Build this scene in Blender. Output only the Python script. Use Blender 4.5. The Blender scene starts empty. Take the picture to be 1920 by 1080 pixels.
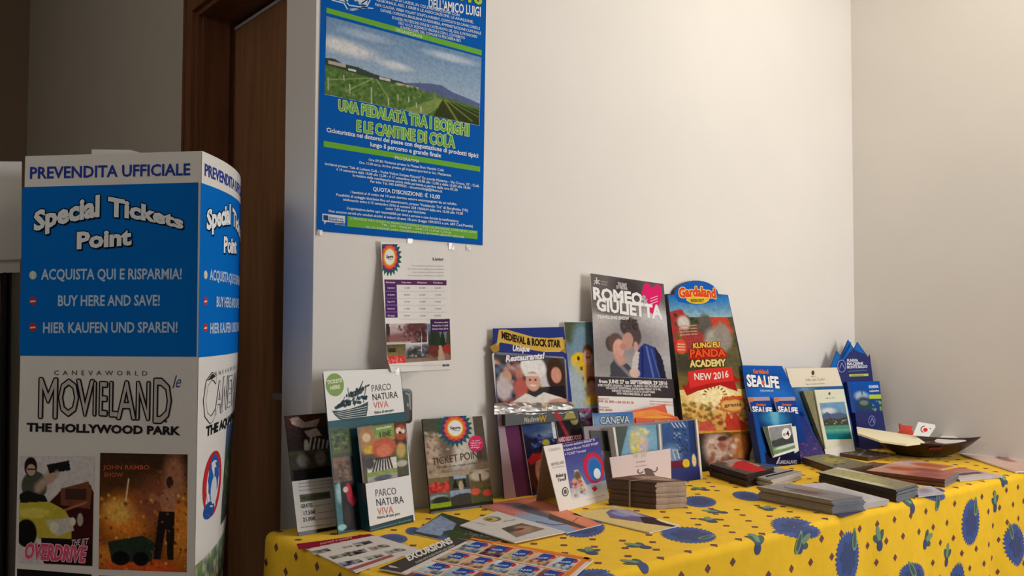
import bpy, math, random
import numpy as np
from mathutils import Vector, Matrix

# ------------------------------------------------------------------ camera, world, lights, exposure
FOC = 1680.0                      # focal length in pixels of a 1920 x 1080 picture
CAM = np.array([0, 0, 1.19])
WY, TZ, XR_ = 1.785, .757, 3.055  # back wall, table top, right wall
XL_ = .881                        # outer corner where the back wall ends
_yaw = math.atan2(3050 - 960, FOC); _p = math.atan2(606 - 540, FOC); _r = .003
ZV = np.array([0, 0, 1.])
_fh = np.array([math.cos(_yaw), math.sin(_yaw), 0]); _r0 = np.array([math.sin(_yaw), -math.cos(_yaw), 0])
FWD = _fh * math.cos(_p) + ZV * math.sin(_p); _u0 = -_fh * math.sin(_p) + ZV * math.cos(_p)
RGT = _r0 * math.cos(_r) + _u0 * math.sin(_r); UPV = _u0 * math.cos(_r) - _r0 * math.sin(_r)

sc = bpy.context.scene
COL = sc.collection
cd = bpy.data.cameras.new('camera'); cam = bpy.data.objects.new('camera', cd); COL.objects.link(cam)
cd.sensor_width = 36; cd.lens = 36 * FOC / 1920; cd.clip_start = .02
M = Matrix(((RGT[0], UPV[0], -FWD[0], CAM[0]), (RGT[1], UPV[1], -FWD[1], CAM[1]), (RGT[2], UPV[2], -FWD[2], CAM[2]), (0, 0, 0, 1)))
cam.matrix_world = M
sc.camera = cam
w = bpy.data.worlds.new('world'); sc.world = w; w.use_nodes = True
w.node_tree.nodes['Background'].inputs[0].default_value = (.8, .85, 1, 1)
w.node_tree.nodes['Background'].inputs[1].default_value = .3
sc.view_settings.view_transform = 'Standard'; sc.view_settings.look = 'None'
sc.view_settings.exposure = 0.45; sc.view_settings.gamma = 1; sc.view_settings.use_curve_mapping = False
sc.cycles.use_denoising = True
sc.cycles.max_bounces = 8

def area(name, loc, aim, sx, sy, power, col):
    l = bpy.data.lights.new(name, 'AREA'); l.shape = 'RECTANGLE'; l.size = sx; l.size_y = sy; l.energy = power; l.color = col
    o = bpy.data.objects.new(name, l); COL.objects.link(o); o.location = loc
    o.rotation_euler = (Vector(aim) - Vector(loc)).to_track_quat('-Z', 'Y').to_euler()
    return o
area('window_light', (2.97, -.75, 1.5), (1.5, 1.5, 1.2), 1.2, 1.3, 43, (.97, .985, 1))   # daylight of a window in the right wall
area('ceiling_light', (2.3, .85, 2.84), (2.3, .95, 0), .5, .5, 8, (1, .91, .74))       # warm ceiling lamp
area('left_fill_light', (-1.95, 1.2, 2.5), (.9, 3.0, 1.5), 1.0, .9, 9.5, (1, .985, .96))   # fill added to lift the passage and totem front, no source known there

# ------------------------------------------------------------------ measuring helpers: a sight line meets a real surface
def ray(px, py):
    px = np.asarray(px, float)[..., None]; py = np.asarray(py, float)[..., None]
    return FWD + RGT * ((px - 960) / FOC) - UPV * ((py - 540) / FOC)
def proj(P):
    d = np.asarray(P, float) - CAM; z = d @ FWD
    return np.stack([960 + FOC * (d @ RGT) / z, 540 - FOC * (d @ UPV) / z], -1)
def hit(px, py, O, N):
    r = ray(px, py); t = ((np.asarray(O) - CAM) @ N) / (r @ N)
    return CAM + r * t[..., None]
def tab(px, py, h=0.): return hit(px, py, np.array([0, 0, TZ + h]), ZV)

class Pl:
    """a flat sheet standing at (x, y) on z, turned by yaw and leaning back by lean (degrees)"""
    def __init__(s, x, y, yaw=0, lean=0, z=TZ):
        a, l = math.radians(yaw), math.radians(lean)
        s.O = np.array([x, y, z]); s.U = np.array([math.cos(a), math.sin(a), 0])
        s.Nh = np.array([math.sin(a), -math.cos(a), 0])
        s.V = ZV * math.cos(l) - s.Nh * math.sin(l); s.N = s.Nh * math.cos(l) + ZV * math.sin(l)
        s.args = (x, y, yaw, lean, z)
    def at(s, px, py, lift=0.):
        P = hit(px, py, s.O, s.N) + s.N * lift
        if lift and s.args[4] == TZ: P = P + s.V * (np.maximum(0, TZ + .0004 - P[..., 2]) / s.V[2])[..., None]
        return P
    def up(s, px, py):
        P = s.at(px, py); a, b = proj(P), proj(P + s.V * .01); d = b - a
        return d / -d[1]           # (dx, -1)
    def fwd(s, d):                # the same sheet moved towards the room by d
        q = Pl(*s.args); q.O = s.O + s.Nh * d; return q
    def ground(s, P): return P + s.V * ((TZ + .0005 - P[2]) / s.V[2])
def pl_from(a, b, lean, d=0):     # sheet whose foot runs through two measured points of the table top
    A, B = tab(*a), tab(*b); p = Pl(A[0], A[1], math.degrees(math.atan2(B[1] - A[1], B[0] - A[0])), lean)
    return p.fwd(d) if d else p
class Flat:
    """a sheet lying on the table at height h"""
    def __init__(s, h): s.h = h; s.N = ZV
    def at(s, px, py, lift=0.): return tab(px, py, s.h) + ZV * lift
    def up(s, px, py): return np.array([0., -1.])

# ------------------------------------------------------------------ materials
def lin(c):
    c = np.asarray(c, float) / 255.
    return np.where(c <= .04045, c / 12.92, ((c + .055) / 1.055) ** 2.4)
def mat(name, col=(200, 200, 200), rough=.5, spec=.5, metal=0, attr=False, noise=0, nscale=40, stretch=None, bump=0, trans=0, bscale=None, sheen=0):
    m = bpy.data.materials.new(name); m.use_nodes = True; nt = m.node_tree; b = nt.nodes['Principled BSDF']
    b.inputs['Roughness'].default_value = rough; b.inputs['Specular IOR Level'].default_value = spec; b.inputs['Metallic'].default_value = metal
    if trans: b.inputs['Transmission Weight'].default_value = trans
    if sheen: b.inputs['Sheen Weight'].default_value = sheen
    if attr:
        a = nt.nodes.new('ShaderNodeAttribute'); a.attribute_name = 'Col'; nt.links.new(a.outputs['Color'], b.inputs['Base Color'])
    else:
        b.inputs['Base Color'].default_value = (*lin(col), 1)
    if noise or bump:
        tc = nt.nodes.new('ShaderNodeTexCoord'); mp = nt.nodes.new('ShaderNodeMapping'); nt.links.new(tc.outputs['Object'], mp.inputs[0])
        if stretch: mp.inputs['Scale'].default_value = stretch
        n = nt.nodes.new('ShaderNodeTexNoise'); n.inputs['Scale'].default_value = nscale; n.inputs['Detail'].default_value = 5; nt.links.new(mp.outputs[0], n.inputs['Vector'])
        if noise:
            mx = nt.nodes.new('ShaderNodeMix'); mx.data_type = 'RGBA'; mx.blend_type = 'MIX'
            c = lin(col); mx.inputs['A'].default_value = (*(c * (1 - noise)), 1); mx.inputs['B'].default_value = (*np.clip(c * (1 + noise), 0, 1), 1)
            rr = nt.nodes.new('ShaderNodeValToRGB'); rr.color_ramp.elements[0].position = .35; rr.color_ramp.elements[1].position = .65
            nt.links.new(n.outputs['Fac'], rr.inputs[0]); nt.links.new(rr.outputs[0], mx.inputs['Factor']); nt.links.new(mx.outputs['Result'], b.inputs['Base Color'])
        if bump:
            n2 = nt.nodes.new('ShaderNodeTexNoise'); n2.inputs['Scale'].default_value = bscale or nscale; n2.inputs['Detail'].default_value = 4; nt.links.new(tc.outputs['Object'], n2.inputs['Vector'])
            bp = nt.nodes.new('ShaderNodeBump'); bp.inputs['Strength'].default_value = bump; bp.inputs['Distance'].default_value = .002
            nt.links.new(n2.outputs['Fac'], bp.inputs['Height']); nt.links.new(bp.outputs[0], b.inputs['Normal'])
    return m
MW = mat('wall_plaster', (236, 231, 226), .85, .2, noise=.015, nscale=3, bump=.15, bscale=60)
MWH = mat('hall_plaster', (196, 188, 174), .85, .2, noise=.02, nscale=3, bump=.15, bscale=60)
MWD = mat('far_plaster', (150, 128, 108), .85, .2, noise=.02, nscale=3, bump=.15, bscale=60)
MCE = mat('ceiling_paint', (238, 234, 226), .9, .1, noise=.01, nscale=2)
MFL = mat('floor_tiles', (150, 138, 124), .5, .3, noise=.08, nscale=6)
MDOOR = mat('door_wood', (140, 98, 66), .5, .3, noise=.16, nscale=7, stretch=(6, 6, .5))
MCAS = mat('casing_wood', (116, 74, 48), .5, .3, noise=.16, nscale=8, stretch=(6, 6, .6))
MSTRIP = mat('pale_light_line_and_handle', (200, 205, 215), .4, .5, noise=.02)  # pale tone imitating light above the door leaf; the handle shares it
MCLOTH = mat('yellow_cotton', (248, 198, 40), .8, .2, noise=.03, nscale=30, bump=.25, bscale=260, sheen=.05)
MPR = mat('print', rough=.7, spec=.05, attr=True)
MPG = mat('gloss_print', rough=.3, spec=.2, attr=True)
MPC = mat('cloth_print', rough=.6, spec=.4, attr=True)
MPAP = mat('paper', (236, 232, 228), .6, .3, noise=.01)
MBRD = mat('board_white', (228, 225, 222), .55, .3, noise=.01)
MKRAFT = mat('board_inner', (176, 160, 140), .7, .2, noise=.04)
MBLK = mat('black_board', (20, 18, 20), .4, .5, noise=.1)
MTEAL = mat('teal_board', (24, 62, 72), .25, .5, noise=.05)
MWOOD = mat('table_wood', (150, 110, 70), .5, .4, noise=.15, stretch=(1, 6, 6))
MBOWL = mat('brown_glass', (52, 32, 24), .38, .3, noise=.2, nscale=25)
MGREYP = mat('grey_pages', (150, 142, 136), .55, .3, noise=.08, nscale=60)
MBROWNP = mat('brown_pages', (96, 74, 62), .4, .4, noise=.12, nscale=60)
MBAG = mat('grey_cellophane', (120, 105, 92), .15, .6, noise=.15, nscale=30)
MRED = mat('red_cellophane', (215, 60, 45), .2, .6, noise=.1)
MCREAM = mat('cream_envelope', (250, 240, 205), .6, .3, noise=.01)
MRUB = mat('rubber_band', (150, 130, 105), .6, .3, noise=.05)
MBLUE = mat('blue_board', (22, 70, 150), .35, .4, noise=.03)
MNAVY = mat('navy_board', (32, 40, 110), .35, .4, noise=.03)
MFILM = mat('clear_film', (245, 235, 232), .15, .6, trans=.75, bump=.8, nscale=30)

# ------------------------------------------------------------------ object helpers
def mk(name, V, Fc, m, parent=None, cols=None, smooth=False, attr=None):
    me = bpy.data.meshes.new(name)
    me.from_pydata([tuple(map(float, v)) for v in V], [], Fc)
    if cols is not None:
        a = me.color_attributes.new('Col', 'FLOAT_COLOR', 'POINT')
        c = np.ones((len(V), 4), np.float32); c[:, :3] = cols; a.data.foreach_set('color', c.ravel())
    if m: me.materials.append(m)
    if smooth: me.polygons.foreach_set('use_smooth', [True] * len(me.polygons))
    me.update()
    o = bpy.data.objects.new(name, me); COL.objects.link(o)
    if parent: o.parent = parent
    return o
def tag(o, label=None, cat=None, group=None, kind=None):
    if label: o['label'] = label
    if cat: o['category'] = cat
    if group: o['group'] = group
    if kind: o['kind'] = kind
    return o
def root(name, loc, label, cat, group=None):
    o = bpy.data.objects.new(name, None); COL.objects.link(o); o.location = tuple(map(float, loc)); o.empty_display_size = .02
    o['_loc'] = [float(v) for v in loc]
    return tag(o, label, cat, group)
ROOTS = []
def box(lo, hi):
    (a, b, c), (d, e, f) = lo, hi
    V = [(a, b, c), (d, b, c), (d, e, c), (a, e, c), (a, b, f), (d, b, f), (d, e, f), (a, e, f)]
    return V, [(0, 3, 2, 1), (4, 5, 6, 7), (0, 1, 5, 4), (1, 2, 6, 5), (2, 3, 7, 6), (3, 0, 4, 7)]
def mbox(name, lo, hi, m, parent=None): return mk(name, *box(lo, hi), m, parent)
def join(parts):
    V, Fc = [], []
    for v, f in parts:
        n = len(V); V += [tuple(p) for p in v]; Fc += [tuple(i + n for i in q) for q in f]
    return V, Fc
def extrude(front, d):             # front: points (counter-clockwise seen from outside), d: vector to the back
    n = len(front); V = [np.asarray(p) for p in front] + [np.asarray(p) + d for p in front]
    Fc = [tuple(range(n)), tuple(range(2 * n - 1, n - 1, -1))]
    for i in range(n): j = (i + 1) % n; Fc.append((i, n + i, n + j, j))
    return V, Fc
def slab(name, pts, s, t, m, parent=None, ground=()):
    """a sheet or block of thickness t whose face lies in surface s; ground = indices of corners that stand on the table"""
    P = [s.at(*p) for p in pts]
    P = [s.ground(p) if i in ground or (isinstance(s, Pl) and p[2] < TZ + .0005) else p for i, p in enumerate(P)]
    P = [P[0]] + P[:0:-1] if np.dot(np.cross(P[1] - P[0], P[-1] - P[0]), s.N) > 0 else P
    P = P[::-1]
    nrm = np.cross(P[1] - P[0], P[2] - P[1])
    if np.dot(nrm, s.N) < 0: P = P[::-1]
    return mk(name, *extrude(P, -s.N * t), m, parent)

# ------------------------------------------------------------------ lettering: glyphs are measured and meshed once
CH = "ABCDEFGHIJKLMNOPQRSTUVWXYZabcdefghijklmnopqrstuvwxyz0123456789&!.,:'-€()/@àÀ\"|*"
GL = {}
def build_glyphs():
    tmp = []
    for wt, off in (('r', 0.), ('b', .022), ('x', .045)):
        for c in CH:
            for suf in ('', '|'):
                if suf and wt != 'r': continue
                cu = bpy.data.curves.new('g', 'FONT'); cu.body = c + suf; cu.resolution_u = 2; cu.fill_mode = 'FRONT'; cu.offset = off
                o = bpy.data.objects.new('g', cu); COL.objects.link(o); tmp.append((wt, c, suf, o))
    dg = bpy.context.evaluated_depsgraph_get(); dg.update()
    mx = {}
    for wt, c, suf, o in tmp:
        me = o.evaluated_get(dg).to_mesh()
        v = np.zeros(len(me.vertices) * 3); me.vertices.foreach_get('co', v); v = v.reshape(-1, 3)[:, :2]
        if suf: mx[c] = v[:, 0].max() if len(v) else 0
        else: GL[wt, c] = (v, [tuple(p.vertices) for p in me.polygons])
        o.evaluated_get(dg).to_mesh_clear()
    bar = GL['r', '|'][0][:, 0].max()
    adv = {c: mx[c] - bar for c in CH}; adv[' '] = .27
    cap = GL['r', 'H'][0][:, 1].max()
    for _, _, _, o in tmp:
        cu = o.data; bpy.data.objects.remove(o); bpy.data.curves.remove(cu)
    return adv, cap
ADV, CAP = build_glyphs()
def layout(txt, wt, track=0.):
    V, Fc, x = [], [], 0.
    for c in txt:
        if c != ' ' and (wt, c) in GL:
            v, f = GL[wt, c]; n = sum(len(q) for q in V)
            V.append(v + [x, 0]); Fc += [tuple(i + n for i in q) for q in f]
        x += ADV.get(c, .5) + track
    V = np.concatenate(V)
    V[:, 0] /= (x - track); V[:, 1] /= CAP
    return V, Fc

# ------------------------------------------------------------------ small pictures: colour fields painted on a fine grid
def hx(c): return np.asarray(c, float)
def paint(w, h, ops, seed=1):
    rs = np.random.RandomState(seed)
    X, Y = np.meshgrid(np.linspace(0, 1, w), np.linspace(0, 1, h)); A = np.zeros((h, w, 3)) + 128.
    def put(mask, c): A[:] = A * (1 - mask[..., None]) + hx(c) * mask[..., None]
    for o in ops:
        k = o[0]
        if k == 'f': A[:] = hx(o[1])
        elif k == 'g': A[:] = hx(o[1]) * (1 - Y[..., None]) + hx(o[2]) * Y[..., None]
        elif k == 'G':            # gradient inside a rectangle
            _, x0, y0, x1, y1, a, b = o; m_ = ((X >= x0) & (X <= x1) & (Y >= y0) & (Y <= y1)); t = np.clip((Y - y0) / (y1 - y0), 0, 1)[..., None]
            A[m_] = (hx(a) * (1 - t) + hx(b) * t)[m_]
        elif k == 'e':
            cx, cy, rx, ry, c = o[1:6]; soft = o[6] if len(o) > 6 else .15; rot = math.radians(o[7]) if len(o) > 7 else 0
            dx, dy = X - cx, Y - cy; u = dx * math.cos(rot) + dy * math.sin(rot); v = -dx * math.sin(rot) + dy * math.cos(rot)
            put(np.clip((1 - np.sqrt((u / rx) ** 2 + (v / ry) ** 2)) / max(soft, .01) + .5, 0, 1), c)
        elif k == 'r': _, x0, y0, x1, y1, c = o; put(((X >= x0) & (X <= x1) & (Y >= y0) & (Y <= y1)).astype(float), c)
        elif k == 'p':
            P = o[1]; m_ = np.zeros((h, w), bool)
            for i in range(len(P)):
                (xa, ya), (xb, yb) = P[i], P[i - 1]
                if ya == yb: continue
                m_ ^= ((ya > Y) != (yb > Y)) & (X < (xb - xa) * (Y - ya) / (yb - ya) + xa)
            put(m_.astype(float), o[2])
        elif k == 'l':
            _, x0, y0, x1, y1, wd, c = o; L = (x1 - x0) ** 2 + (y1 - y0) ** 2 + 1e-9
            t = np.clip(((X - x0) * (x1 - x0) + (Y - y0) * (y1 - y0)) / L, 0, 1)
            put(np.clip(1.5 - np.hypot(X - x0 - t * (x1 - x0), Y - y0 - t * (y1 - y0)) / wd, 0, 1), c)
        elif k == 'b':            # scattered blobs: n, x0, x1, y0, y1, radius, colours
            _, n, x0, x1, y0, y1, rr, cs = o
            for i in range(n):
                c = cs[rs.randint(len(cs))]; cx, cy = rs.uniform(x0, x1), rs.uniform(y0, y1); q = rr * rs.uniform(.5, 1.2)
                put(np.clip(1.4 - np.hypot(X - cx, (Y - cy) * h / w) / q, 0, 1) * .9, c)
        elif k == 'n':
            n = rs.rand(h, w); s = 2 + (o[2] if len(o) > 2 else 1)
            for _ in range(s): n = (n + np.roll(n, 1, 0) + np.roll(n, 1, 1) + np.roll(n, -1, 0) + np.roll(n, -1, 1)) / 5
            n = (n - n.mean()) / (n.std() + 1e-9); A[:] = np.clip(A * (1 + .38 * o[1] * n[..., None]), 0, 255)
    return lin(np.clip(A, 0, 255))
def bez(p, n=None): return p

class Art:
    """collects flat print for one sheet: every kind of print becomes one child mesh"""
    def __init__(s, surf, parent, m=MPR): s.s, s.parent, s.m, s.d = surf, parent, m, {}
    def _add(s, part, V, Fc, C, own=False):
        if own: part = (part, len(s.d))
        d = s.d.setdefault(part, [[], [], [], 0]); d[0].append(V); d[1] += [tuple(i + d[3] for i in f) for f in Fc]
        C = np.asarray(C, float); d[2].append(np.tile(C, (len(V), 1)) if C.ndim == 1 else C); d[3] += len(V)
    def poly(s, pts, c, z=1, part='colour_field', sub=1):
        if sub > 1:
            q = []
            for i in range(len(pts)):
                a, b = np.array(pts[i], float), np.array(pts[(i + 1) % len(pts)], float)
                q += [a + (b - a) * k / sub for k in range(sub)]
            pts = q
        pts = np.array(pts, float); V = s.s.at(pts[:, 0], pts[:, 1], .0002 + z * .00012)
        n = len(V); Fc = [tuple(range(n))]
        if np.dot(np.cross(V[n // 4 or 1] - V[0], V[n // 2] - V[0]), CAM - V[0]) < 0: Fc = [tuple(range(n - 1, -1, -1))]
        s._add(part, V, Fc, lin(c), part in ('colour_band', 'colour_field'))
    def quad_grid(s, q, nx, ny):
        q = np.array(q, float); u, v = np.meshgrid(np.linspace(0, 1, nx), np.linspace(0, 1, ny)); u, v = u[..., None], v[..., None]
        P = (q[0] * (1 - u) + q[1] * u) * (1 - v) + (q[3] * (1 - u) + q[2] * u) * v
        return P.reshape(-1, 2)
    def field(s, q, c, z=1, part='colour_field', nx=14, ny=6):   # flat colour that follows a bent sheet
        s.pic(q, np.zeros((ny, nx, 3)) + lin(c), z, part)
    def pic(s, q, A, z=2, part='picture'):
        if isinstance(A, list):
            q_ = np.array(q, float); wd = int(max(10, np.hypot(*(q_[1] - q_[0])) / 1.25)); ht = int(max(10, np.hypot(*(q_[3] - q_[0])) / 1.25))
            A = paint(wd, ht, A, seed=wd + ht)
        ny, nx, _ = A.shape
        P = s.quad_grid(q, nx, ny); V = s.s.at(P[:, 0], P[:, 1], .0002 + z * .00012)
        i = np.arange((ny - 1) * (nx - 1)); r, c = i // (nx - 1), i % (nx - 1); a = r * nx + c
        Fc = np.stack([a, a + nx, a + nx + 1, a + 1], 1)
        s._add(part, V, [tuple(map(int, f)) for f in Fc], A.reshape(-1, 3), True)
    def ell(s, cx, cy, rx, ry, c, z=3, part='emblem', n=28, rot=0, teeth=0, amp=.15, clip=None):
        t = np.linspace(0, 2 * math.pi, n, endpoint=False); k = 1 + (amp * np.where(np.arange(n) % 2 == 0, 1, -1) if teeth else 0)
        x, y = rx * np.cos(t) * k, ry * np.sin(t) * k; r = math.radians(rot)
        P = np.stack([cx + x * math.cos(r) - y * math.sin(r), cy + x * math.sin(r) + y * math.cos(r)], 1)
        if not clip: s.poly(P, c, z, part); return
        R_ = np.concatenate([[[cx, cy]]] + [np.array([cx, cy]) + (P - [cx, cy]) * k / 4 for k in range(1, 5)]); R_ = np.array([clip(*p) for p in R_])
        V = s.s.at(R_[:, 0], R_[:, 1], .0002 + z * .00012); Fc = [(0, 1 + i, 1 + (i + 1) % n) for i in range(n)]
        for k in range(3): b_ = 1 + k * n; Fc += [(b_ + i, b_ + n + i, b_ + n + (i + 1) % n, b_ + (i + 1) % n) for i in range(n)]
        s._add(part, V, Fc, lin(c))
    def line(s, a, b, w_, c, z=3, part='emblem'):
        a, b = np.array(a, float), np.array(b, float); d = b - a; n = np.array([-d[1], d[0]]) / (np.hypot(*d) + 1e-9) * w_ / 2
        s.poly([a + n, b + n, b - n, a - n], c, z, part)
    def text(s, a, b, h, txt, c, wt='r', z=5, h2=None, out=None, ow=.9, sh=None, warp=None, track=0., slant=0., part='lettering', upv=None):
        """lettering with its base line from a to b and capitals h high (h2 at the right end)"""
        V, Fc = layout(txt, wt, track); a, b = np.array(a, float), np.array(b, float); h2 = h if h2 is None else h2
        if part == 'lettering': part = (part, len(s.d)) if h >= 7 else 'small_print'
        up = upv if upv is not None else s.s.up((a[0] + b[0]) / 2, (a[1] + b[1]) / 2)
        def place(V, dz, dp=(0, 0)):
            t = V[:, 0:1]; hh = h + (h2 - h) * t
            P = a + (b - a) * t + np.array(up) * V[:, 1:2] * hh + np.array([1, 0]) * slant * V[:, 1:2] * hh + np.array(dp)
            if warp: P[:, 1] += np.array([warp(v) for v in V[:, 0]])
            return s.s.at(P[:, 0], P[:, 1], .0002 + (z + dz) * .00012)
        if sh: s._add(part, place(V, -.7, sh[:2]), Fc, lin(sh[2]))
        if out:
            for dx, dy in ((-1, 0), (1, 0), (0, -1), (0, 1), (.7, .7), (-.7, .7), (.7, -.7), (-.7, -.7)):
                s._add(part, place(V, -.4 + .02 * dx + .01 * dy, (dx * ow, dy * ow)), Fc, lin(out))
        s._add(part, place(V, 0), Fc, lin(c))
    def lines(s, rows, h, c, **k):
        for a, b, t in rows: s.text(a, b, h, t, c, **k)
    def done(s):
        for part, (V, Fc, C, n) in s.d.items():
            nm = part[0] if isinstance(part, tuple) else part
            o = mk(nm, np.concatenate(V), Fc, s.m, s.parent, np.concatenate(C))
            if nm in ('small_print', 'emblem', 'drawing', 'ribbon') and not isinstance(part, tuple): o['kind'] = 'stuff'
def lerp2(a, b, t): return (a[0] + (b[0] - a[0]) * t, a[1] + (b[1] - a[1]) * t)
def inq(q, u, v):
    q = np.array(q, float); return tuple((q[0] * (1 - u) + q[1] * u) * (1 - v) + (q[3] * (1 - u) + q[2] * u) * v)

# ------------------------------------------------------------------ the room
def struct(o): o['kind'] = 'structure'; return o
struct(mbox('floor', (-2.2, -3.2, -.1), (3.3, 5.1, 0), MFL))
struct(mbox('ceiling', (-2.2, -3.2, 2.9), (3.3, 5.1, 3.0), MCE))
struct(mbox('wall_back', (XL_, WY, 0), (3.25, WY + .151, 2.9), MW))
struct(mbox('wall_right', (XR_, -3.2, 0), (XR_ + .15, WY, 2.9), MW))
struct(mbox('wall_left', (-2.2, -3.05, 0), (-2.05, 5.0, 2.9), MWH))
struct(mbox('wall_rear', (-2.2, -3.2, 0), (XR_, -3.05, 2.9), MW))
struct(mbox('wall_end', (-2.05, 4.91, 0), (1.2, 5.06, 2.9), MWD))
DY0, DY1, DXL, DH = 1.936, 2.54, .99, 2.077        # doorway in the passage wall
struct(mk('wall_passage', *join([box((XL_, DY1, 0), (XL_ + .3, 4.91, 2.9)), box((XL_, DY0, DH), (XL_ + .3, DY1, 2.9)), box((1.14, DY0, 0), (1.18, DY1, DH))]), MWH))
d = struct(mbox('door_1', (DXL, DY0 + .004, .005), (DXL + .04, DY1 - .004, DH - .03), MDOOR))
mk('door_frame', *join([box((XL_ - .001, DY1 - .0145, 0), (DXL + .06, DY1 - .0005, DH)), box((XL_ + .012, DY1 - .024, 0), (DXL - .02, DY1 - .0145, DH)),
                       box((XL_ - .001, DY0, DH - .0145), (DXL + .06, DY1 - .0145, DH - .0005))]), MCAS, d)
mk('architrave', *join([box((XL_ - .014, DY1 - .002, 0), (XL_ - .0005, DY1 + .06, DH + .062)), box((XL_ - .018, DY1 + .045, 0), (XL_ - .014, DY1 + .06, DH + .062)),
                       box((XL_ - .014, DY0, DH), (XL_ - .0005, DY1 - .002, DH + .062)), box((XL_ - .018, DY0, DH + .047), (XL_ - .014, DY1 - .002, DH + .062))]), MCAS, d)
mk('painted_light_line', *join([box((DXL - .003, DY0 + .01, DH - .034), (DXL, DY1 - .006, DH - .026))]), MSTRIP, d)  # pale strip put in for the line of light along the leaf top
o = mk('door_handle', *join([box((DXL - .05, 2.03, 1.0), (DXL - .038, 2.12, 1.014)), box((DXL - .05, 2.0, .995), (DXL, 2.014, 1.019))]), MSTRIP, d)

# ------------------------------------------------------------------ the table and its cloth
TXL, TXR, TYF, TYB = .79, 3.03, 1.133, 1.76
tb = root('folding_table', (1.9, 1.45, 0), 'long wooden table hidden under the yellow cloth', 'table')
mbox('tabletop', (TXL, TYF, TZ - .028), (TXR, TYB - .004, TZ - .003), MWOOD, tb)
for x in (TXL + .05, TXR - .09):
    for y in (TYF + .05, TYB - .1): mbox('leg', (x, y, 0), (x + .04, y + .04, TZ - .028), MWOOD, tb)
RHO = .016
def cloth_pt(x, y, lift=0.):
    ox, oy = max(0, TXL - x), max(0, TYF - y); bx, by = max(x, TXL), max(y, TYF)
    r = math.hypot(ox, oy)
    if r < 1e-9: return (bx, by, TZ + lift + .0008 * math.sin(x * 9) * math.sin(y * 14) * 0)
    dx, dy = -ox / r, -oy / r
    if r < RHO * math.pi / 2:
        t = r / RHO; h = RHO * math.sin(t); dz = RHO * (1 - math.cos(t)); n = (math.sin(t), math.cos(t))
    else:
        k = min(1, (r - RHO * 1.57) / .35)
        wave = .011 * math.sin(bx * 21 + 1.2 * math.sin(bx * 7)) + .005 * math.sin(bx * 47) + .012 * math.sin(by * 26)
        h = RHO + k * (.006 + wave); dz = RHO + r - RHO * math.pi / 2; n = (1, 0)
    h += lift * n[0]
    return (bx + dx * h, by + dy * h, TZ - dz + lift * n[1])
xs = np.concatenate([np.linspace(TXL - .62, TXL - .03, 26), np.linspace(TXL - .028, TXL, 8), np.linspace(TXL + .015, TXR + .012, 170)])
ys = np.concatenate([np.linspace(TYF - .62, TYF - .03, 26), np.linspace(TYF - .028, TYF, 8), np.linspace(TYF + .05, TYB + .012, 12)])
V = [cloth_pt(x, y) for y in ys for x in xs]; nx = len(xs)
Fc = [(j * nx + i, j * nx + i + 1, (j + 1) * nx + i + 1, (j + 1) * nx + i) for j in range(len(ys) - 1) for i in range(nx - 1)]
cloth = mk('tablecloth', V, Fc, MCLOTH, smooth=True)
tag(cloth, 'bright yellow cotton cloth with blue paisley and small diamonds hanging over the table', 'tablecloth')
def flat(px, py):                # measured point of the cloth -> place on the unfolded cloth
    P = tab(px, py)
    if P[1] > TYF - .006 and P[0] > TXL: return P[0], P[1]
    P = hit(px, py, np.array([0, TYF - .022, 0]), np.array([0, 1., 0]))
    return P[0], TYF - (TZ - P[2]) - RHO * .57
class Motifs:
    def __init__(s): s.V, s.F, s.C, s.k = [], [], [], 0
    def ring(s, cx, cy, fn, col, lift, nr=4, n=36):
        b = len(s.V); s.V.append(cloth_pt(cx, cy, lift)); s.C.append(lin(col))
        for r in range(1, nr + 1):
            for i in range(n):
                dx, dy = fn(2 * math.pi * i / n); s.V.append(cloth_pt(cx + dx * r / nr, cy + dy * r / nr, lift)); s.C.append(lin(col))
        for i in range(n):
            j = (i + 1) % n; s.F.append((b, b + 1 + i, b + 1 + j))
            for r in range(nr - 1): a = b + 1 + r * n; s.F.append((a + i, a + n + i, a + n + j, a + j))
    def ell(s, cx, cy, rx, ry, rot, col, lift=.0006, teeth=0, amp=.1, point=0., n=36, nr=4):
        c_, s_ = math.cos(rot), math.sin(rot)
        def fn(t):
            k = 1 + (amp * abs(math.sin(teeth * t / 2)) if teeth else 0)
            x = rx * math.cos(t) * k; y = ry * math.sin(t) * k * (1 - point * math.cos(t))
            return x * c_ - y * s_, x * s_ + y * c_
        s.ring(cx, cy, fn, col, lift, nr, n)
    def build(s, name, m, parent): return mk(name, s.V, s.F, m, parent, np.array(s.C))
BLU, BLD, GRN, GRD, DIA = (58, 84, 150), (52, 68, 118), (120, 148, 118), (66, 92, 86), (112, 62, 66)
pais, leaf, diam = Motifs(), Motifs(), Motifs()
taken = []
# large scalloped blue leaves: (centre, half length, half width, angle on the unfolded cloth)
big = []
def scallop(t, n, amp): return 1 + amp * (abs(math.sin(n * t / 2)) - .5)
def seen(cx, cy, rx, ry, rot, teeth):     # a motif measured where it lies on the cloth
    r = math.radians(rot); o_ = flat(cx, cy)
    def fn(t, k=1., tt=teeth, amp=.22):
        q = k * scallop(t, tt, amp) * (1 - .12 * math.cos(t)); x, y = rx * math.cos(t) * q, ry * math.sin(t) * q
        f = flat(cx + x * math.cos(r) - y * math.sin(r), cy + x * math.sin(r) + y * math.cos(r)); return f[0] - o_[0], f[1] - o_[1]
    pais.ring(*o_, fn, BLU, .0006, 6, 96); pais.ring(*o_, lambda t: fn(t, .62, 7, .35), BLD, .0008, 4, 48)
    e1 = fn(0); e2 = fn(math.pi); e3 = fn(math.pi / 2); taken.append((*o_, max(math.hypot(*e1), math.hypot(*e2), math.hypot(*e3)) + .006))
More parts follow.
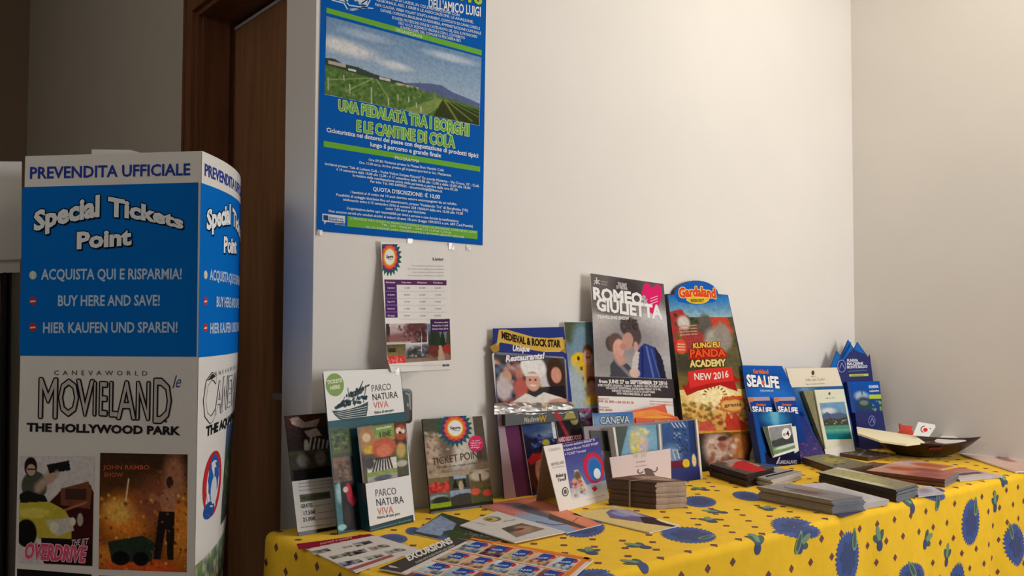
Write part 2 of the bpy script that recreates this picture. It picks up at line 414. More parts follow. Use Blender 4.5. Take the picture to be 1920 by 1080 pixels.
for m_ in ((1315, 941, 30, 10, 3), (1297, 1004, 49, 14, 4), (1500, 992, 47, 17, 12), (1405, 931, 27, 8, 8), (1095, 990, 42, 17, 0), (1120, 1084, 44, 16, 0), (740, 1011, 26, 9, 0), (777, 996, 14, 7, 0), (1760, 928, 19, 12, 10),
           (1290, 886, 24, 7, 0), (1596, 1047, 21, 46, 4), (1826, 980, 15, 41, 3), (1910, 1022, 19, 38, -6), (1718, 1082, 24, 24, 20), (1878, 868, 24, 5, 8), (1225, 1120, 30, 34, 0), (1400, 1130, 22, 40, 0)): seen(*m_, 34)
for px, py, an in ((1606, 1012, 1.5), (1833, 950, 1.45), (1898, 996, 1.9), (1712, 1068, 2.2), (1763, 940, 1.2), (1502, 1018, 1.1), (1325, 1008, .1)):
    x, y = flat(px, py); leaf.ell(x, y, .026, .010, an, GRN, .0012, point=.3, n=24); leaf.ell(x, y, .019, .006, an, GRD, .0014, point=.3, n=24)
for x, y in ((1.05, .95), (1.33, .93), (.66, 1.3), (.62, 1.55), (2.4, .86), (2.9, .84), (1.9, .8), (.9, .9)):
    pais.ell(x, y, .062, .034, 1.3, BLU, .0006, teeth=30, amp=.2, point=.15, n=96); pais.ell(x, y, .036, .018, 1.3, BLD, .0008, teeth=9, amp=.3, n=54); taken.append((x, y, .075))
small = [flat(*p) for p in ((1425, 1022), (1655, 1018), (1740, 1016), (1872, 948), (1785, 1050), (1505, 1022), (1715, 948), (1105, 1036), (1330, 977), (1350, 960), (1435, 955), (1318, 918), (1205, 1025), (1885, 900), (1215, 1055))]
small += [(.7, 1.2), (.69, 1.42), (.67, 1.66), (.6, 1.3), (1.2, .98)]
for k, (x, y) in enumerate(small):
    a = 1.2 + .9 * math.sin(k * 2.3)
    for da, c, L in ((0, GRN, .026), (.7, GRD, .02), (-.7, GRD, .02)):
        leaf.ell(x + math.cos(a + da) * L * .6, y + math.sin(a + da) * L * .6, L, .0075, a + da, c, .0009 if c is GRN else .0006, point=-.4, n=20)
    pais.ell(x, y - .008, .011, .013, 0, BLD, .001, n=20)
    taken.append((x, y, .024))
for j in range(-13, 15):
    for i in range(-5, 31):
        x, y = .80 + .0775 * (i + .5 * (j & 1)), TYF + .045 * j
        if y > TYB + .005 or x > TXR: continue
        if any((x - a) ** 2 + (y - b) ** 2 < c * c for a, b, c in taken): continue
        def fn(t): q = .0092 / (abs(math.cos(t)) + abs(math.sin(t))) ; return q * math.cos(t), q * math.sin(t)
        diam.ring(x, y, fn, DIA, .0006, 1, 16)
for mo, nm in ((pais, 'paisley_print'), (leaf, 'leaf_print'), (diam, 'diamond_print')): mo.build(nm, MPC, cloth)['kind'] = 'stuff'

# ------------------------------------------------------------------ large blue cycling poster on the wall
class Wall:
    def __init__(s, off=0.): s.off = off; s.N = np.array([0, -1., 0])
    def at(s, px, py, lift=0.): return hit(px, py, np.array([0, WY - s.off - lift, 0]), np.array([0, 1., 0]))
    def up(s, px, py): return np.array([.012, -1.])
W1 = Wall(.0015)
po = slab('poster', [(603.5, -118), (913, -92), (905, 460), (593, 433)], W1, .0012, MPAP)
tag(po, 'large blue cycling event poster with vineyard photograph taped high on the wall', 'poster')
a = Art(W1, po)
a.poly([(603.5, -118), (913, -92), (905, 460), (593, 433)], (6, 92, 182), 0)
GB = (112, 178, 62)
a.poly([(612, 14), (903, 94), (903, 104), (612, 24)], GB, 1, 'colour_band')
a.text((741, 58), (792, 72), 5.5, 'ORGANIZZANO', (215, 235, 190), 'b')
Q = [(612, 30), (902.6, 107.6), (899, 236), (608.6, 177)]
a.pic(Q, [('g', (118, 150, 186), (190, 204, 220)), ('e', .12, .34, .2, .09, (222, 220, 222), .9, 8), ('e', .45, .42, .1, .05, (212, 216, 224), .9), ('e', .8, .12, .15, .05, (190, 205, 222), .9), ('e', .25, .12, .15, .05, (170, 188, 210), .9),
          ('p', [(.52, .62), (.6, .58), (.68, .55), (.75, .54), (.82, .6), (.9, .63), (1, .68), (1, .75), (.5, .72)], (96, 108, 150)),
          ('p', [(0, .58), (.1, .59), (.2, .61), (.4, .64), (.6, .67), (.8, .7), (1, .74), (1, 1), (0, 1)], (88, 118, 62)), ('p', [(0, .53), (.06, .52), (.12, .56), (.22, .56), (.32, .6), (.5, .62), (.62, .66), (.62, .7), (0, .62)], (62, 76, 66)),
          ('r', .02, .56, .13, .6, (186, 172, 160)), ('r', .15, .6, .2, .625, (225, 220, 214)), ('r', .35, .62, .42, .65, (206, 198, 186)), ('r', .46, .645, .6, .675, (196, 184, 160)),
          ('b', 260, 0, .75, .66, 1, .012, [(66, 98, 44), (108, 138, 70), (86, 112, 58), (126, 150, 84)]),
          ('p', [(.72, .74), (.8, .73), (.66, 1.0), (.5, 1)], (128, 150, 82)), ('p', [(.76, .73), (1, .78), (1, 1), (.7, 1)], (58, 66, 34)),
          ('l', .77, .74, .86, 1, .008, (122, 136, 70)), ('l', .78, .73, .95, .95, .007, (120, 134, 72)), ('l', .8, .73, 1, .88, .006, (112, 128, 66)), ('l', .83, .73, 1, .82, .005, (104, 124, 64)),
          ('l', .3, .66, .03, .8, .005, (150, 168, 110)), ('l', .31, .66, .14, .9, .005, (150, 168, 110)), ('l', .33, .66, .42, .9, .004, (146, 164, 106)),
          *[('l', x, y, x + .003, y + l, .0035, (196, 200, 170)) for x, y, l in ((.02, .78, .15), (.16, .8, .12), (.3, .78, .22), (.41, .88, .1), (.47, .8, .08), (.54, .8, .07), (.59, .86, .06), (.12, .7, .07), (.62, .9, .08))], ('n', .07, 1)], 2)
a.text((803, 14), (902, 31), 17, "DELL'AMICO LUIGI", (240, 242, 245), 'b')
a.text((842, -6), (904, 9), 20, '2016', (170, 205, 80), 'x', out=(30, 60, 60))
a.text((640, -50), (900, -14), 26, 'CICLOTURISTICO', (170, 205, 80), 'x')
a.lines([((718, -4), (862, 31), 'COMUNE DI LAZISE, IN COLLABORAZIONE CON'), ((706, 2), (888, 44), 'REGIONALE, ASD. I GRIFI E LE ASSOCIAZIONI: LE ANALDINE,'), ((703, 10.5), (900, 56), 'PAPA CLAUDIA, VERBA VOLANT SCRIPTA MANENT, COMITATO DI CAVALCASELLE'),
         ((713, 21), (902, 65), 'CAVARIE, COMUNITA BRASILIANA DI PESCHIERA, AMMINISTRAZIONE COMUNALE'), ((735, 35), (895, 71.5), 'DI LAZISE, PROTEZIONE CIVILE DI CASTELNUOVO DEL GDA, IL PATROCINIO'),
         ((747, 45), (872, 74), "DELL' A.I.C.H. SEZIONE DI VERONA E CON IL CONTRIBUTO"), ((751, 53.5), (864, 79), 'E PATROCINIO DEL COMUNE DI PESCHIERA BIO')], 5, (205, 222, 240), wt='b')
for q in (((622, 0), (645, 6), (652, 18), (690, 14)), ((652, 18), (662, 19), (688, 12), (694, 0)), ((640, -8), (655, 10), (700, 16)), ((660, -4), (676, 8), (690, -2))):
    for i in range(len(q) - 1): a.line(q[i], q[i + 1], 2.2, (205, 222, 240))
a.poly([(634, -8), (654, -6), (652, 5), (636, 1)], (200, 215, 235), 3, 'emblem'); a.poly([(672, -6), (690, -6), (688, 10), (668, 4)], (200, 215, 235), 3, 'emblem')
TG = (104, 172, 70); TO = (206, 226, 150)
a.text((634, 206), (880, 255), 19, 'UNA PEDALATA TRA I BORGHI', TG, 'b', h2=21, out=TO, ow=1.3, z=8)
a.text((668, 245), (852, 277), 19, 'E LE CANTINE DI COLA', TG, 'b', h2=21, out=TO, ow=1.3, z=8); a.line((838, 249), (845, 254), 3.4, TO, 8); a.line((839, 250), (844, 253.5), 1.6, TG, 9)
WH = (236, 240, 246)
a.text((612, 247), (897, 296), 8, 'Cicloturistica nei dintorni del paese con degustazione di prodotti tipici', WH, 'b')
a.text((694, 274), (827, 295.5), 8, 'lungo il percorso e grande finale', WH, 'b')
a.poly([(607, 264), (900.5, 312.6), (900, 322), (607, 275)], GB, 1, 'colour_band')
a.text((740, 298), (786, 305.5), 5.5, 'PROGRAMMA', (220, 238, 200), 'b')
a.lines([((691, 301.5), (832, 321.5), 'Ore 09.30: Partenza presso la Piazza Don Vantini Colà'), ((673, 306.5), (846, 331), 'Ore 13.00 circa: Arrivo presso gli impianti sportivi in loc. Mattarana'),
         ((609, 309), (898, 351), 'Iscrizioni presso: "Sala di Lettura Colà - Verba Volant Scripta Manent" Ex scuola Materna - Via Croce, 37 - Colà'),
         ((631, 319.5), (882, 355), 'il 10 settembre dalle 10.00 alle 12.00 - il 17 settembre dalle 10.00 alle 12.00 e dalle 15.00 alle 18.00'),
         ((661, 330.5), (858, 358.5), 'la mattina della manifestazione prima della partenza a partire dalle ore 07.30'), ((694, 342), (829, 361), 'Per info: Tel. 045 6499032 - ass.amicoluigi@libero.it'),
         ((657, 362), (857, 385), 'I bambini al di sotto dei 10 anni devono essere accompagnati da un adulto.'), ((630, 367), (878, 397), 'Possibilità di noleggio biciclette fino ad esaurimento, presso "Pedalando Tra" di Borghetto (VR)'),
         ((643, 376), (868, 403), 'telefonando entro il 15 settembre 2016 al numero 334 1960634 dalle ore 15.00 alle 19.00'), ((723, 392.5), (798, 401.5), 'costo 7,00 euro per bicicletta'),
         ((650, 392), (860, 417), "L'organizzazione declina ogni responsabilità per danni a persone o cose durante la manifestazione"),
         ((616, 397.5), (887, 426.5), 'Non saranno serviti e/o venduti alcolici ai minori di anni 18 anni (Legge 189/2012 e art. 689 Cod.Penale)')], 4.6, (214, 228, 242), wt='b')
a.text((699, 357.5), (825, 373), 7, "QUOTA D'ISCRIZIONE: € 10,00", WH, 'b')
a.poly([(651.5, 405), (896, 433), (895, 448.6), (651.5, 424.6)], GB, 1, 'colour_band')
a.lines([((656, 411), (893, 437.5), 'IL PERCORSO SARA CHIUSO AL TRAFFICO E SI SNODA LUNGO LE STRADE DEL COMUNE DI LAZISE'), ((715, 423), (846, 438), 'TEL. 334 1960634 - AMICO LUIGI COLA'), ((686, 427), (870, 446.5), "ALL'ISCRIZIONE SARA CONSEGNATO IL BUONO DEGUSTAZIONE")], 3.6, (206, 232, 190), wt='b')
a.poly([(604.5, 400.5), (647, 405), (647, 419), (612, 416), (608, 421), (608, 415.5), (604.5, 414.5)], (214, 220, 232), 2, 'emblem'); a.poly([(606.5, 403), (615.5, 404), (615.5, 413.5), (606.5, 412.5)], (40, 70, 140), 3, 'emblem')
a.text((617, 409), (643, 412), 3.2, 'Seguici su', (90, 110, 150), 'b'); a.text((617, 414), (645, 417.4), 4, 'Facebook', (80, 100, 150), 'b'); a.text((628, 421.5), (647, 423.5), 2.6, 'AMICO LUIGI', (214, 228, 242))
a.done()
for k, (px, py) in enumerate(((598, 436), (768, 452), (878, 464))):
    P = Wall(0).at(px, py); tp = mbox('tape_strip', P + [-.007, -.0020, -.006], P + [.007, -.0004, .006], MFILM, po)

# ------------------------------------------------------------------ A4 price sheet below it, left edge curling off the wall
class Curl:
    N = np.array([0, -1., 0])
    def off(s, x, z):
        t = np.clip((1.16 - x) / .11, 0, 1.3); low = np.clip((1.16 - z) / .1, 0, 1)
        low = np.clip((1.34 - z) / .25, 0, 1); return .002 + .008 * t ** 2 + .034 * low * t
    def at(s, px, py, lift=0.):
        px = np.asarray(px, float); py = np.asarray(py, float); d = np.full(px.shape, .01)
        for _ in range(14):
            r = ray(px, py); t = (WY - d - CAM[1]) / r[..., 1]; P = CAM + r * t[..., None]; d = .5 * d + .5 * s.off(P[..., 0], P[..., 2])
        return P + s.N * lift
    def up(s, px, py): return np.array([.0, -1.])
CW = Curl()
Q = np.array([(713.5, 452), (846, 462), (847, 692), (733, 698)], float)
def a4_edge(v): return np.interp(v, [0, .25, .6, .9, 1], [713.5, 717, 722, 726, 734])
nxg, nyg = 24, 30
G = []
for j in range(nyg):
    v = j / (nyg - 1)
    for i in range(nxg):
        u = i / (nxg - 1); L = (a4_edge(v), 452 + (698 - 452) * v); R_ = (846 + v, 462 + 230 * v)
        G.append(lerp2(L, R_, u))
G = np.array(G); V = CW.at(G[:, 0], G[:, 1])
Fc = [(j * nxg + i, (j + 1) * nxg + i, (j + 1) * nxg + i + 1, j * nxg + i + 1) for j in range(nyg - 1) for i in range(nxg - 1)]
n0 = len(V); V2 = np.concatenate([V, V + [0, .0006, 0]]); Fc += [tuple(i + n0 for i in f[::-1]) for f in Fc]
no = mk('notice_sheet', V2, Fc, MPAP, smooth=True)
tag(no, 'white price sheet with purple table and garden photographs, left edge curling off wall', 'notice')
a = Art(CW, no)
def flower_emblem(a, cx, cy, rx, ry, clip, name='Sigurta', z=3):
    for k, (c, s_, n_) in enumerate((((30, 104, 98), 1.62, 44), ((88, 52, 130), 1.34, 36), ((206, 66, 84), 1.2, 30), ((236, 120, 56), 1.05, 26))):
        a.ell(cx, cy, rx * s_, ry * s_, c, z + k, 'emblem', n=n_, teeth=1, amp=.13 if k == 0 else .07, clip=clip)
    a.ell(cx, cy, rx * .82, ry * .82, (244, 196, 70), z + 4, 'emblem', clip=clip); a.ell(cx, cy, rx * .72, ry * .72, (244, 240, 236), z + 5, 'emblem', clip=clip)
    a.text((cx - rx * .5, cy + ry * .1), (cx + rx * .55, cy + ry * .06), ry * .26, name, (70, 60, 60), 'b', z=z + 8)
    a.text((cx - rx * .1, cy + ry * .28), (cx + rx * .5, cy + ry * .26), ry * .1, 'PARCO GIARDINO', (130, 110, 110), 'r', z=z + 8)
flower_emblem(a, 730, 482, 13, 20, lambda x, y: (max(x, 716 + (y - 452) * .02), max(y, 458)))
a.field([(720.5, 524), (837, 525.6), (837, 535), (721, 533.4)], (98, 52, 100), 2, nx=30, ny=4)
a.field([(721.5, 533), (743.5, 533.3), (745.6, 595.6), (723, 595.6)], (84, 48, 112), 1, nx=12, ny=16)
a.text((811, 488), (831, 488.5), 5, 'Listini', (110, 100, 110), 'b')
for k in range(4): a.text((772 - 8 * (k & 1), 499 + 6.2 * k), (832, 500 + 6 * k), 2.4, 'Orari di apertura e tariffe del parco giardino', (170, 160, 168))
for k, t in enumerate(('Periodo', 'Prezzo intero', 'Riduzioni', 'Online')): a.text((723 + 29.5 * k, 530.8 + .2 * k), (741 + 29.5 * k, 531 + .2 * k), 3, t, (230, 215, 230), 'b')
for k, t in enumerate(('Ingresso', 'Adulti', 'Ragazzi 5/14', 'Riduzione over', 'Gruppi')):
    y = 541 + 13 * k; a.text((726, y), (740, y), 2.8, t, (225, 212, 230), 'b', upv=(0, -1))
    if k < 4: a.line((723, y + 5), (744.5, y + 5), .5, (190, 170, 200))
    for j in range(3):
        x = 757 + 29 * j; a.text((x, y), (x + 12, y + .3), 2.6, ('12,50€', '8,50€', '6,50€', '11,00€', '9,50€')[(j + k) % 5], (150, 142, 152))
        a.line((746, y + 5), (836, y + 5.5), .35, (205, 198, 206))
a.pic([(723.5, 607), (800.6, 606), (800.6, 641.7), (724.5, 645)], [('g', (206, 190, 196), (150, 120, 112)), ('p', [(0, 0), (.08, 0), (.1, 1), (0, 1)], (70, 52, 50)), ('e', .75, .35, .3, .5, (106, 66, 66), .4), ('e', .9, .7, .2, .4, (80, 56, 58), .4), ('e', .35, .75, .35, .25, (140, 96, 96), .5), ('r', 0, .9, .6, 1, (200, 180, 176)), ('b', 60, .3, 1, .1, .9, .03, [(120, 80, 80), (90, 60, 60), (150, 120, 116)]), ('n', .06, 1)])
a.pic([(724.8, 646), (760, 645), (760.4, 680), (727.5, 682.4)], [('g', (96, 92, 60), (160, 140, 96)), ('r', .05, .18, .45, .4, (60, 58, 40)), ('r', 0, .6, 1, 1, (214, 70, 66)), ('b', 50, 0, 1, .62, 1, .06, [(236, 90, 84), (196, 48, 50), (240, 150, 140)]), ('e', .65, .35, .06, .2, (120, 100, 70)), ('n', .06, 1)])
a.pic([(760.4, 645), (803, 643.5), (804, 677), (761, 680)], [('g', (206, 204, 208), (120, 110, 108)), ('e', .45, .5, .42, .35, (70, 70, 72), .4), ('e', .85, .45, .3, .4, (96, 90, 96), .4), ('b', 50, .1, 1, .2, .7, .05, [(90, 90, 90), (190, 190, 196), (50, 52, 50)]), ('r', 0, .72, 1, .8, (90, 84, 80)), ('r', 0, .8, 1, 1, (150, 126, 110)), ('n', .06, 1)])
a.pic([(800.6, 607), (843.2, 606), (845.5, 674.6), (804.5, 677)], [('g', (120, 140, 176), (150, 110, 90)), ('e', .3, .5, .28, .4, (52, 62, 48), .3), ('p', [(.5, .62), (.66, .1), (.82, .62)], (40, 56, 40)), ('p', [(.1, .6), (.26, .12), (.4, .6)], (46, 60, 44)), ('e', .95, .5, .14, .35, (70, 76, 52), .3), ('e', .2, .72, .3, .14, (120, 60, 50), .3), ('e', .85, .7, .25, .12, (170, 60, 50), .3), ('p', [(.48, .6), (.58, .6), (.75, 1), (.4, 1)], (196, 168, 140)), ('n', .06, 1)])
a.poly([(807, 598.7), (843, 597.6), (843.3, 621.5), (807.6, 622.8)], (76, 44, 92), 4, 'colour_field', sub=4)
for k, t in enumerate(('Domenica online', 'Family Fun 11,00€', 'Season Pass 2016')): a.text((814 - 4 * (k > 0), 606 + 6 * k), (840, 605.6 + 6 * k), 2.8, t, (235, 222, 232), 'b', z=7)
a.line((728, 686), (845, 684), .5, (170, 160, 165)); a.text((830, 687), (842, 686.5), 4, 'M S M', (40, 40, 44), 'x')
a.done()
for px, py in ((846, 462), (742, 697)):
    P = CW.at(px, py); mbox('tape_strip', P + [-.008, -.0016, -.008], P + [.008, -.0006, .008], MFILM, no)

# ------------------------------------------------------------------ ticket totem at the left
Lc, Cc, Tc, ZT = np.array([.352, 1.975]), np.array([.602, 1.697]), np.array([.797, 1.99]), 1.517
CEN, RAD = np.array([0, 2.31]), .8605
th0 = math.atan2(Cc[1] - CEN[1], Cc[0] - CEN[0]); ARC = .56
def side_s(z): return np.interp(z, [.60, .75, .92, 1.05, 1.12], [.62, .70, .84, .95, 1.])
def side_pt(u, z, lift=0.):       # u: distance along the bent panel from the front corner
    th = th0 + u / RAD; n = np.stack([np.cos(th), np.sin(th)], -1)
    P = CEN + n * RAD; P = Cc + (P - Cc) * side_s(z)[..., None] + n * lift
    return np.concatenate([P, np.asarray(z)[..., None]], -1)
tot = root('ticket_totem', (.56, 1.95, 0), 'tall white and blue cardboard ticket totem with rounded side at left', 'display stand')
FU = (Cc - Lc) / np.linalg.norm(Cc - Lc); FN = np.array([FU[1], -FU[0], 0])
O3 = np.array([Lc[0], Lc[1], 0])
F4 = [(Lc[0], Lc[1], 0), (Cc[0], Cc[1], 0), (Cc[0], Cc[1], ZT), (Lc[0], Lc[1], ZT)]
mk('front_panel', *extrude([np.array(p) for p in F4], -FN * .004), MBRD, tot)
us, zs = np.linspace(0, ARC, 30), np.array([0., .4, .6, .7, .8, .9, 1., 1.1, 1.2, 1.35, ZT])
Ug, Zg = np.meshgrid(us, zs); Vs = side_pt(Ug.ravel(), Zg.ravel()); nU = len(us)
Fs = [(j * nU + i, j * nU + i + 1, (j + 1) * nU + i + 1, (j + 1) * nU + i) for j in range(len(zs) - 1) for i in range(nU - 1)]
mk('side_panel', Vs, Fs, MBRD, tot, smooth=True)
e = side_pt(np.array([ARC]), np.array([ZT]))[0]; e0 = side_pt(np.array([ARC]), np.array([0.]))[0]
mk('back_panel', *extrude([np.array([e0[0], e0[1], 0]), np.array([Lc[0] + .004, Lc[1] + .006, 0]), np.array([Lc[0] + .004, Lc[1] + .006, ZT - .002]), np.array([e[0], e[1], ZT - .002])], np.array([0, -.004, 0])), MBRD, tot)
topo = [np.array([Lc[0] + .01, Lc[1] + .005, ZT - .012])] + [side_pt(np.array([u]), np.array([ZT]))[0] - np.array([.004, 0, .012]) for u in np.linspace(0.004, ARC - .004, 14)]
mk('top_panel', *extrude(topo, np.array([0, 0, -.004])), MBRD, tot)
fl = [hit(px, py, np.array([.5, 2.02, 0]), FN) for px, py in ((172, 300), (262, 300), (262, 286), (245, 281), (172, 280))]
mk('top_flap', *extrude(fl, -FN * .004), MBRD, tot)
class FrontS:
    N = FN
    def at(s, px, py, lift=0.): return hit(px, py, O3, FN) + FN * lift
    def up(s, px, py): return np.array([.02, -1.])
class SideS:
    N = FN
    def at(s, px, py, lift=0.):
        P = hit(px, py, O3, FN); u = (P[..., :2] - Lc) @ FU
        return side_pt(np.asarray(u), np.asarray(P[..., 2]), lift)
    def up(s, px, py): return np.array([.02, -1.])
BL = (0, 108, 200); PW = (214, 212, 216)
def totem_art(a, side):
    (a.field if side else a.poly)([(42.6, 351), (372, 342), (368.6, 669), (36, 667)], BL, 1, 'colour_band')
    a.text((55, 335), (357, 328), 21, 'PREVENDITA UFFICIALE', (44, 66, 160), 'b')
    bk = (6, 20, 40)
    a.text((64, 432), (188, 414), 33, 'Special', (236, 240, 244), 'x', h2=37, out=bk, ow=2, sh=(2.5, 3, bk), warp=lambda t: -10 * math.sin(t * math.pi / 2), z=7)
    a.text((204, 404), (344, 429), 33, 'Tickets', (236, 240, 244), 'x', h2=21, out=bk, ow=2, sh=(2.5, 3, bk), warp=lambda t: -4 * math.sin(t * math.pi), z=7)
    a.text((143, 466), (245, 458), 29, 'Point', (236, 240, 244), 'x', out=bk, ow=2, sh=(2.5, 3, bk), z=7)
    for t, x0, x1, y in (('ACQUISTA QUI E RISPARMIA!', 78, 342, 524), ('BUY HERE AND SAVE!', 108, 301, 573.5), ('HIER KAUFEN UND SPAREN!', 80, 334, 624)):
        a.text((x0, y), (x1, y - 1), 19, t, (190, 214, 240), 'b')
    for y, c in ((516, (200, 205, 190)), (564, (176, 60, 70)), (613, (190, 50, 40))):
        a.ell(62, y, 7, 8, c); a.poly([(57, y - 2), (62, y - 8), (67, y - 2), (64, y - 1), (64, y + 6), (60, y + 6), (60, y - 1)] if y < 520 else [(57, y), (67, y - 1), (67, y + 2), (57, y + 3)], (230, 230, 225) if y > 520 else (220, 225, 215), 5, 'emblem')
a = Art(FrontS(), tot); totem_art(a, False)
a.text((101, 703), (277, 704), 8.5, 'CANEVAWORLD', (70, 64, 66), 'r', track=.45)
xs_ = [(70, 'M', 74, 784), (112, 'O', 46, 776), (150, 'V', 36, 776), (186, 'I', 14, 778), (203, 'E', 26, 779), (221, 'L', 30, 781), (243, 'A', 36, 786), (262, 'N', 26, 788), (284, 'D', 40, 792)]
xs_ = [(69, 41, 'M', 783, 74), (108, 40, 'O', 778, 66), (143, 32, 'V', 778, 66), (173, 8, 'I', 778, 62), (184, 17, 'E', 778, 62), (203, 18, 'L', 780, 64), (219, 35, 'A', 785, 70), (253, 29, 'N', 786, 70), (284, 38, 'D', 792, 82)]
for x, w_, c, y, h in xs_: a.text((x + 1, y), (x + w_, y + 1), h, c, (196, 190, 188), 'r', z=8, out=(28, 24, 26), ow=2.6)
a.text((322, 728), (338, 726), 24, 'le', (70, 84, 150), 'r', slant=.25); a.ell(311, 790, 2.5, 2.5, (60, 60, 60))
a.text((51, 808), (336, 815), 14.5, 'THE HOLLYWOOD PARK', (40, 36, 38), 'x')
a.pic([(37, 855), (178, 855), (174, 1062), (35, 1055)], [('f', (214, 208, 208)), ('p', [(.55, .32), (.95, .26), (1, .34), (1, 1), (.35, 1), (.3, .8), (.3, .5)], (64, 24, 26)),
     ('p', [(.55, .3), (.92, .23), (.97, .3), (.95, .48), (.55, .45)], (120, 72, 50)), ('r', .62, .3, .9, .4, (70, 46, 40)), ('l', .6, .5, .9, .42, .01, (180, 120, 70)),
     ('e', .2, .28, .17, .14, (78, 82, 70), .1), ('e', .15, .1, .085, .09, (36, 28, 26), .1), ('e', .155, .13, .06, .055, (196, 166, 150), .1), ('r', .1, .115, .21, .132, (30, 26, 26)),
     ('l', .25, .3, .42, .18, .05, (186, 160, 146)), ('p', [(.36, .08), (.66, .04), (.68, .13), (.4, .16)], (34, 32, 34)), ('l', .5, .16, .42, .22, .03, (190, 160, 140)),
     ('p', [(0, .36), (.1, .32), (.35, .37), (.4, .44), (.02, .46)], (30, 34, 34)), ('p', [(0, .44), (.4, .42), (.62, .5), (.72, .62), (.7, .78), (.4, .8), (.1, .72), (0, .6)], (196, 180, 62)), ('e', .2, .53, .22, .05, (222, 208, 90), .5),
     ('e', .1, .72, .14, .13, (26, 22, 22), .1), ('p', [(.35, .6), (.7, .56), (.74, .68), (.5, .74)], (206, 200, 190)), ('e', .47, .66, .06, .05, (230, 226, 200), .2), ('e', .72, .6, .04, .04, (230, 226, 200), .2), ('r', .3, .76, .72, .84, (30, 28, 30)),
     ('e', .82, .58, .04, .06, (180, 170, 160)), ('p', [(.2, .82), (1, .8), (1, 1), (.35, 1)], (44, 16, 20)), ('n', .06, 1)])
a.text((133, 1023), (165, 1020), 11, 'THE JET', (214, 190, 200), 'b', slant=.2, z=7)
a.text((45, 1046), (159, 1053), 27, 'OVERDRIVE', (226, 84, 122), 'x', slant=.15, out=(240, 214, 222), ow=1.2, z=7)
a.pic([(188, 849), (352, 852), (350, 1073), (185, 1067)], [('g', (64, 44, 30), (150, 84, 30)), ('e', .3, .55, .3, .2, (236, 140, 50), .8), ('e', .22, .5, .16, .1, (246, 190, 90), .8), ('e', .7, .4, .3, .2, (150, 84, 60), .9), ('e', .92, .62, .18, .3, (226, 140, 50), .8), ('e', .1, .88, .2, .1, (216, 130, 50), .7), ('e', .5, .96, .4, .06, (220, 90, 40), .6), ('e', .85, .2, .12, .2, (180, 120, 90), .8),
     ('b', 90, 0, 1, .35, 1, .02, [(250, 196, 96), (206, 96, 40), (120, 60, 28), (244, 160, 60)]), ('p', [(.1, .76), (.5, .7), (.64, .76), (.6, .92), (.15, .94)], (44, 58, 46)), ('e', .25, .9, .1, .06, (20, 24, 22), .1), ('e', .48, .9, .09, .06, (20, 24, 22), .1), ('l', .3, .4, .33, .22, .008, (240, 220, 180)),
     ('e', .78, .4, .09, .11, (190, 130, 100), .2), ('e', .8, .24, .04, .05, (70, 44, 34), .1), ('l', .72, .4, .6, .36, .025, (176, 116, 86)), ('p', [(.68, .49), (.86, .49), (.85, .9), (.78, .9), (.76, .62), (.7, .9), (.62, .9)], (36, 30, 28)), ('b', 60, .6, 1, .1, .9, .012, [(60, 40, 30), (180, 110, 60)]), ('n', .12, 1)])
a.text((195, 880), (281, 880), 8, 'JOHN RAMBO', (190, 90, 66), 'b', z=7); a.text((195, 894), (231, 894), 8, 'SHOW', (190, 90, 66), 'b', z=7)
a.poly([(32, 1066), (172, 1077), (172, 1200), (32, 1200)], (30, 26, 26), 1); a.poly([(186, 1079), (350, 1085), (350, 1200), (186, 1200)], (60, 40, 30), 1)
a.done()
b = Art(SideS(), tot); totem_art(b, True)
for x, w_, c, y, h in ((52, 62, 'C', 792, 92), (112, 40, 'A', 780, 62), (150, 42, 'N', 778, 66), (190, 34, 'E', 776, 62), (222, 42, 'V', 776, 62), (264, 44, 'A', 774, 62)): b.text((x, y), (x + w_, y), h, c, (222, 218, 218), 'r', z=8, out=(50, 46, 50), ow=1.6)
b.text((84, 706), (300, 702), 8, 'CANEVAWORLD', (120, 112, 116), 'r', track=.45)
b.text((72, 815), (330, 812), 17, 'THE AQUAPARK', (36, 34, 36), 'x')
b.ell(120, 912, 60, 62, (196, 44, 52), 3, 'emblem'); b.ell(120, 912, 40, 44, (224, 220, 222), 4, 'emblem'); b.ell(122, 900, 34, 44, (40, 96, 178), 5, 'emblem', teeth=1, amp=.06, n=24); b.ell(124, 925, 20, 26, (206, 216, 226), 6, 'emblem'); b.ell(100, 958, 34, 16, (36, 84, 160), 5, 'emblem')
b.pic([(206, 815), (372, 815), (372, 1010), (206, 1010)], [('g', (70, 90, 130), (70, 74, 60)), ('e', .3, .5, .3, .3, (60, 80, 50), .5), ('b', 80, 0, 1, .3, 1, .04, [(90, 100, 60), (50, 60, 50), (130, 130, 110), (60, 70, 90)]), ('n', .08, 1)])
b.pic([(30, 1044), (372, 1030), (372, 1120), (30, 1130)], [('g', (130, 150, 110), (90, 100, 90)), ('b', 80, 0, 1, .0, 1, .03, [(170, 190, 140), (90, 110, 120), (200, 200, 190)]), ('n', .1, 1)])
b.done()

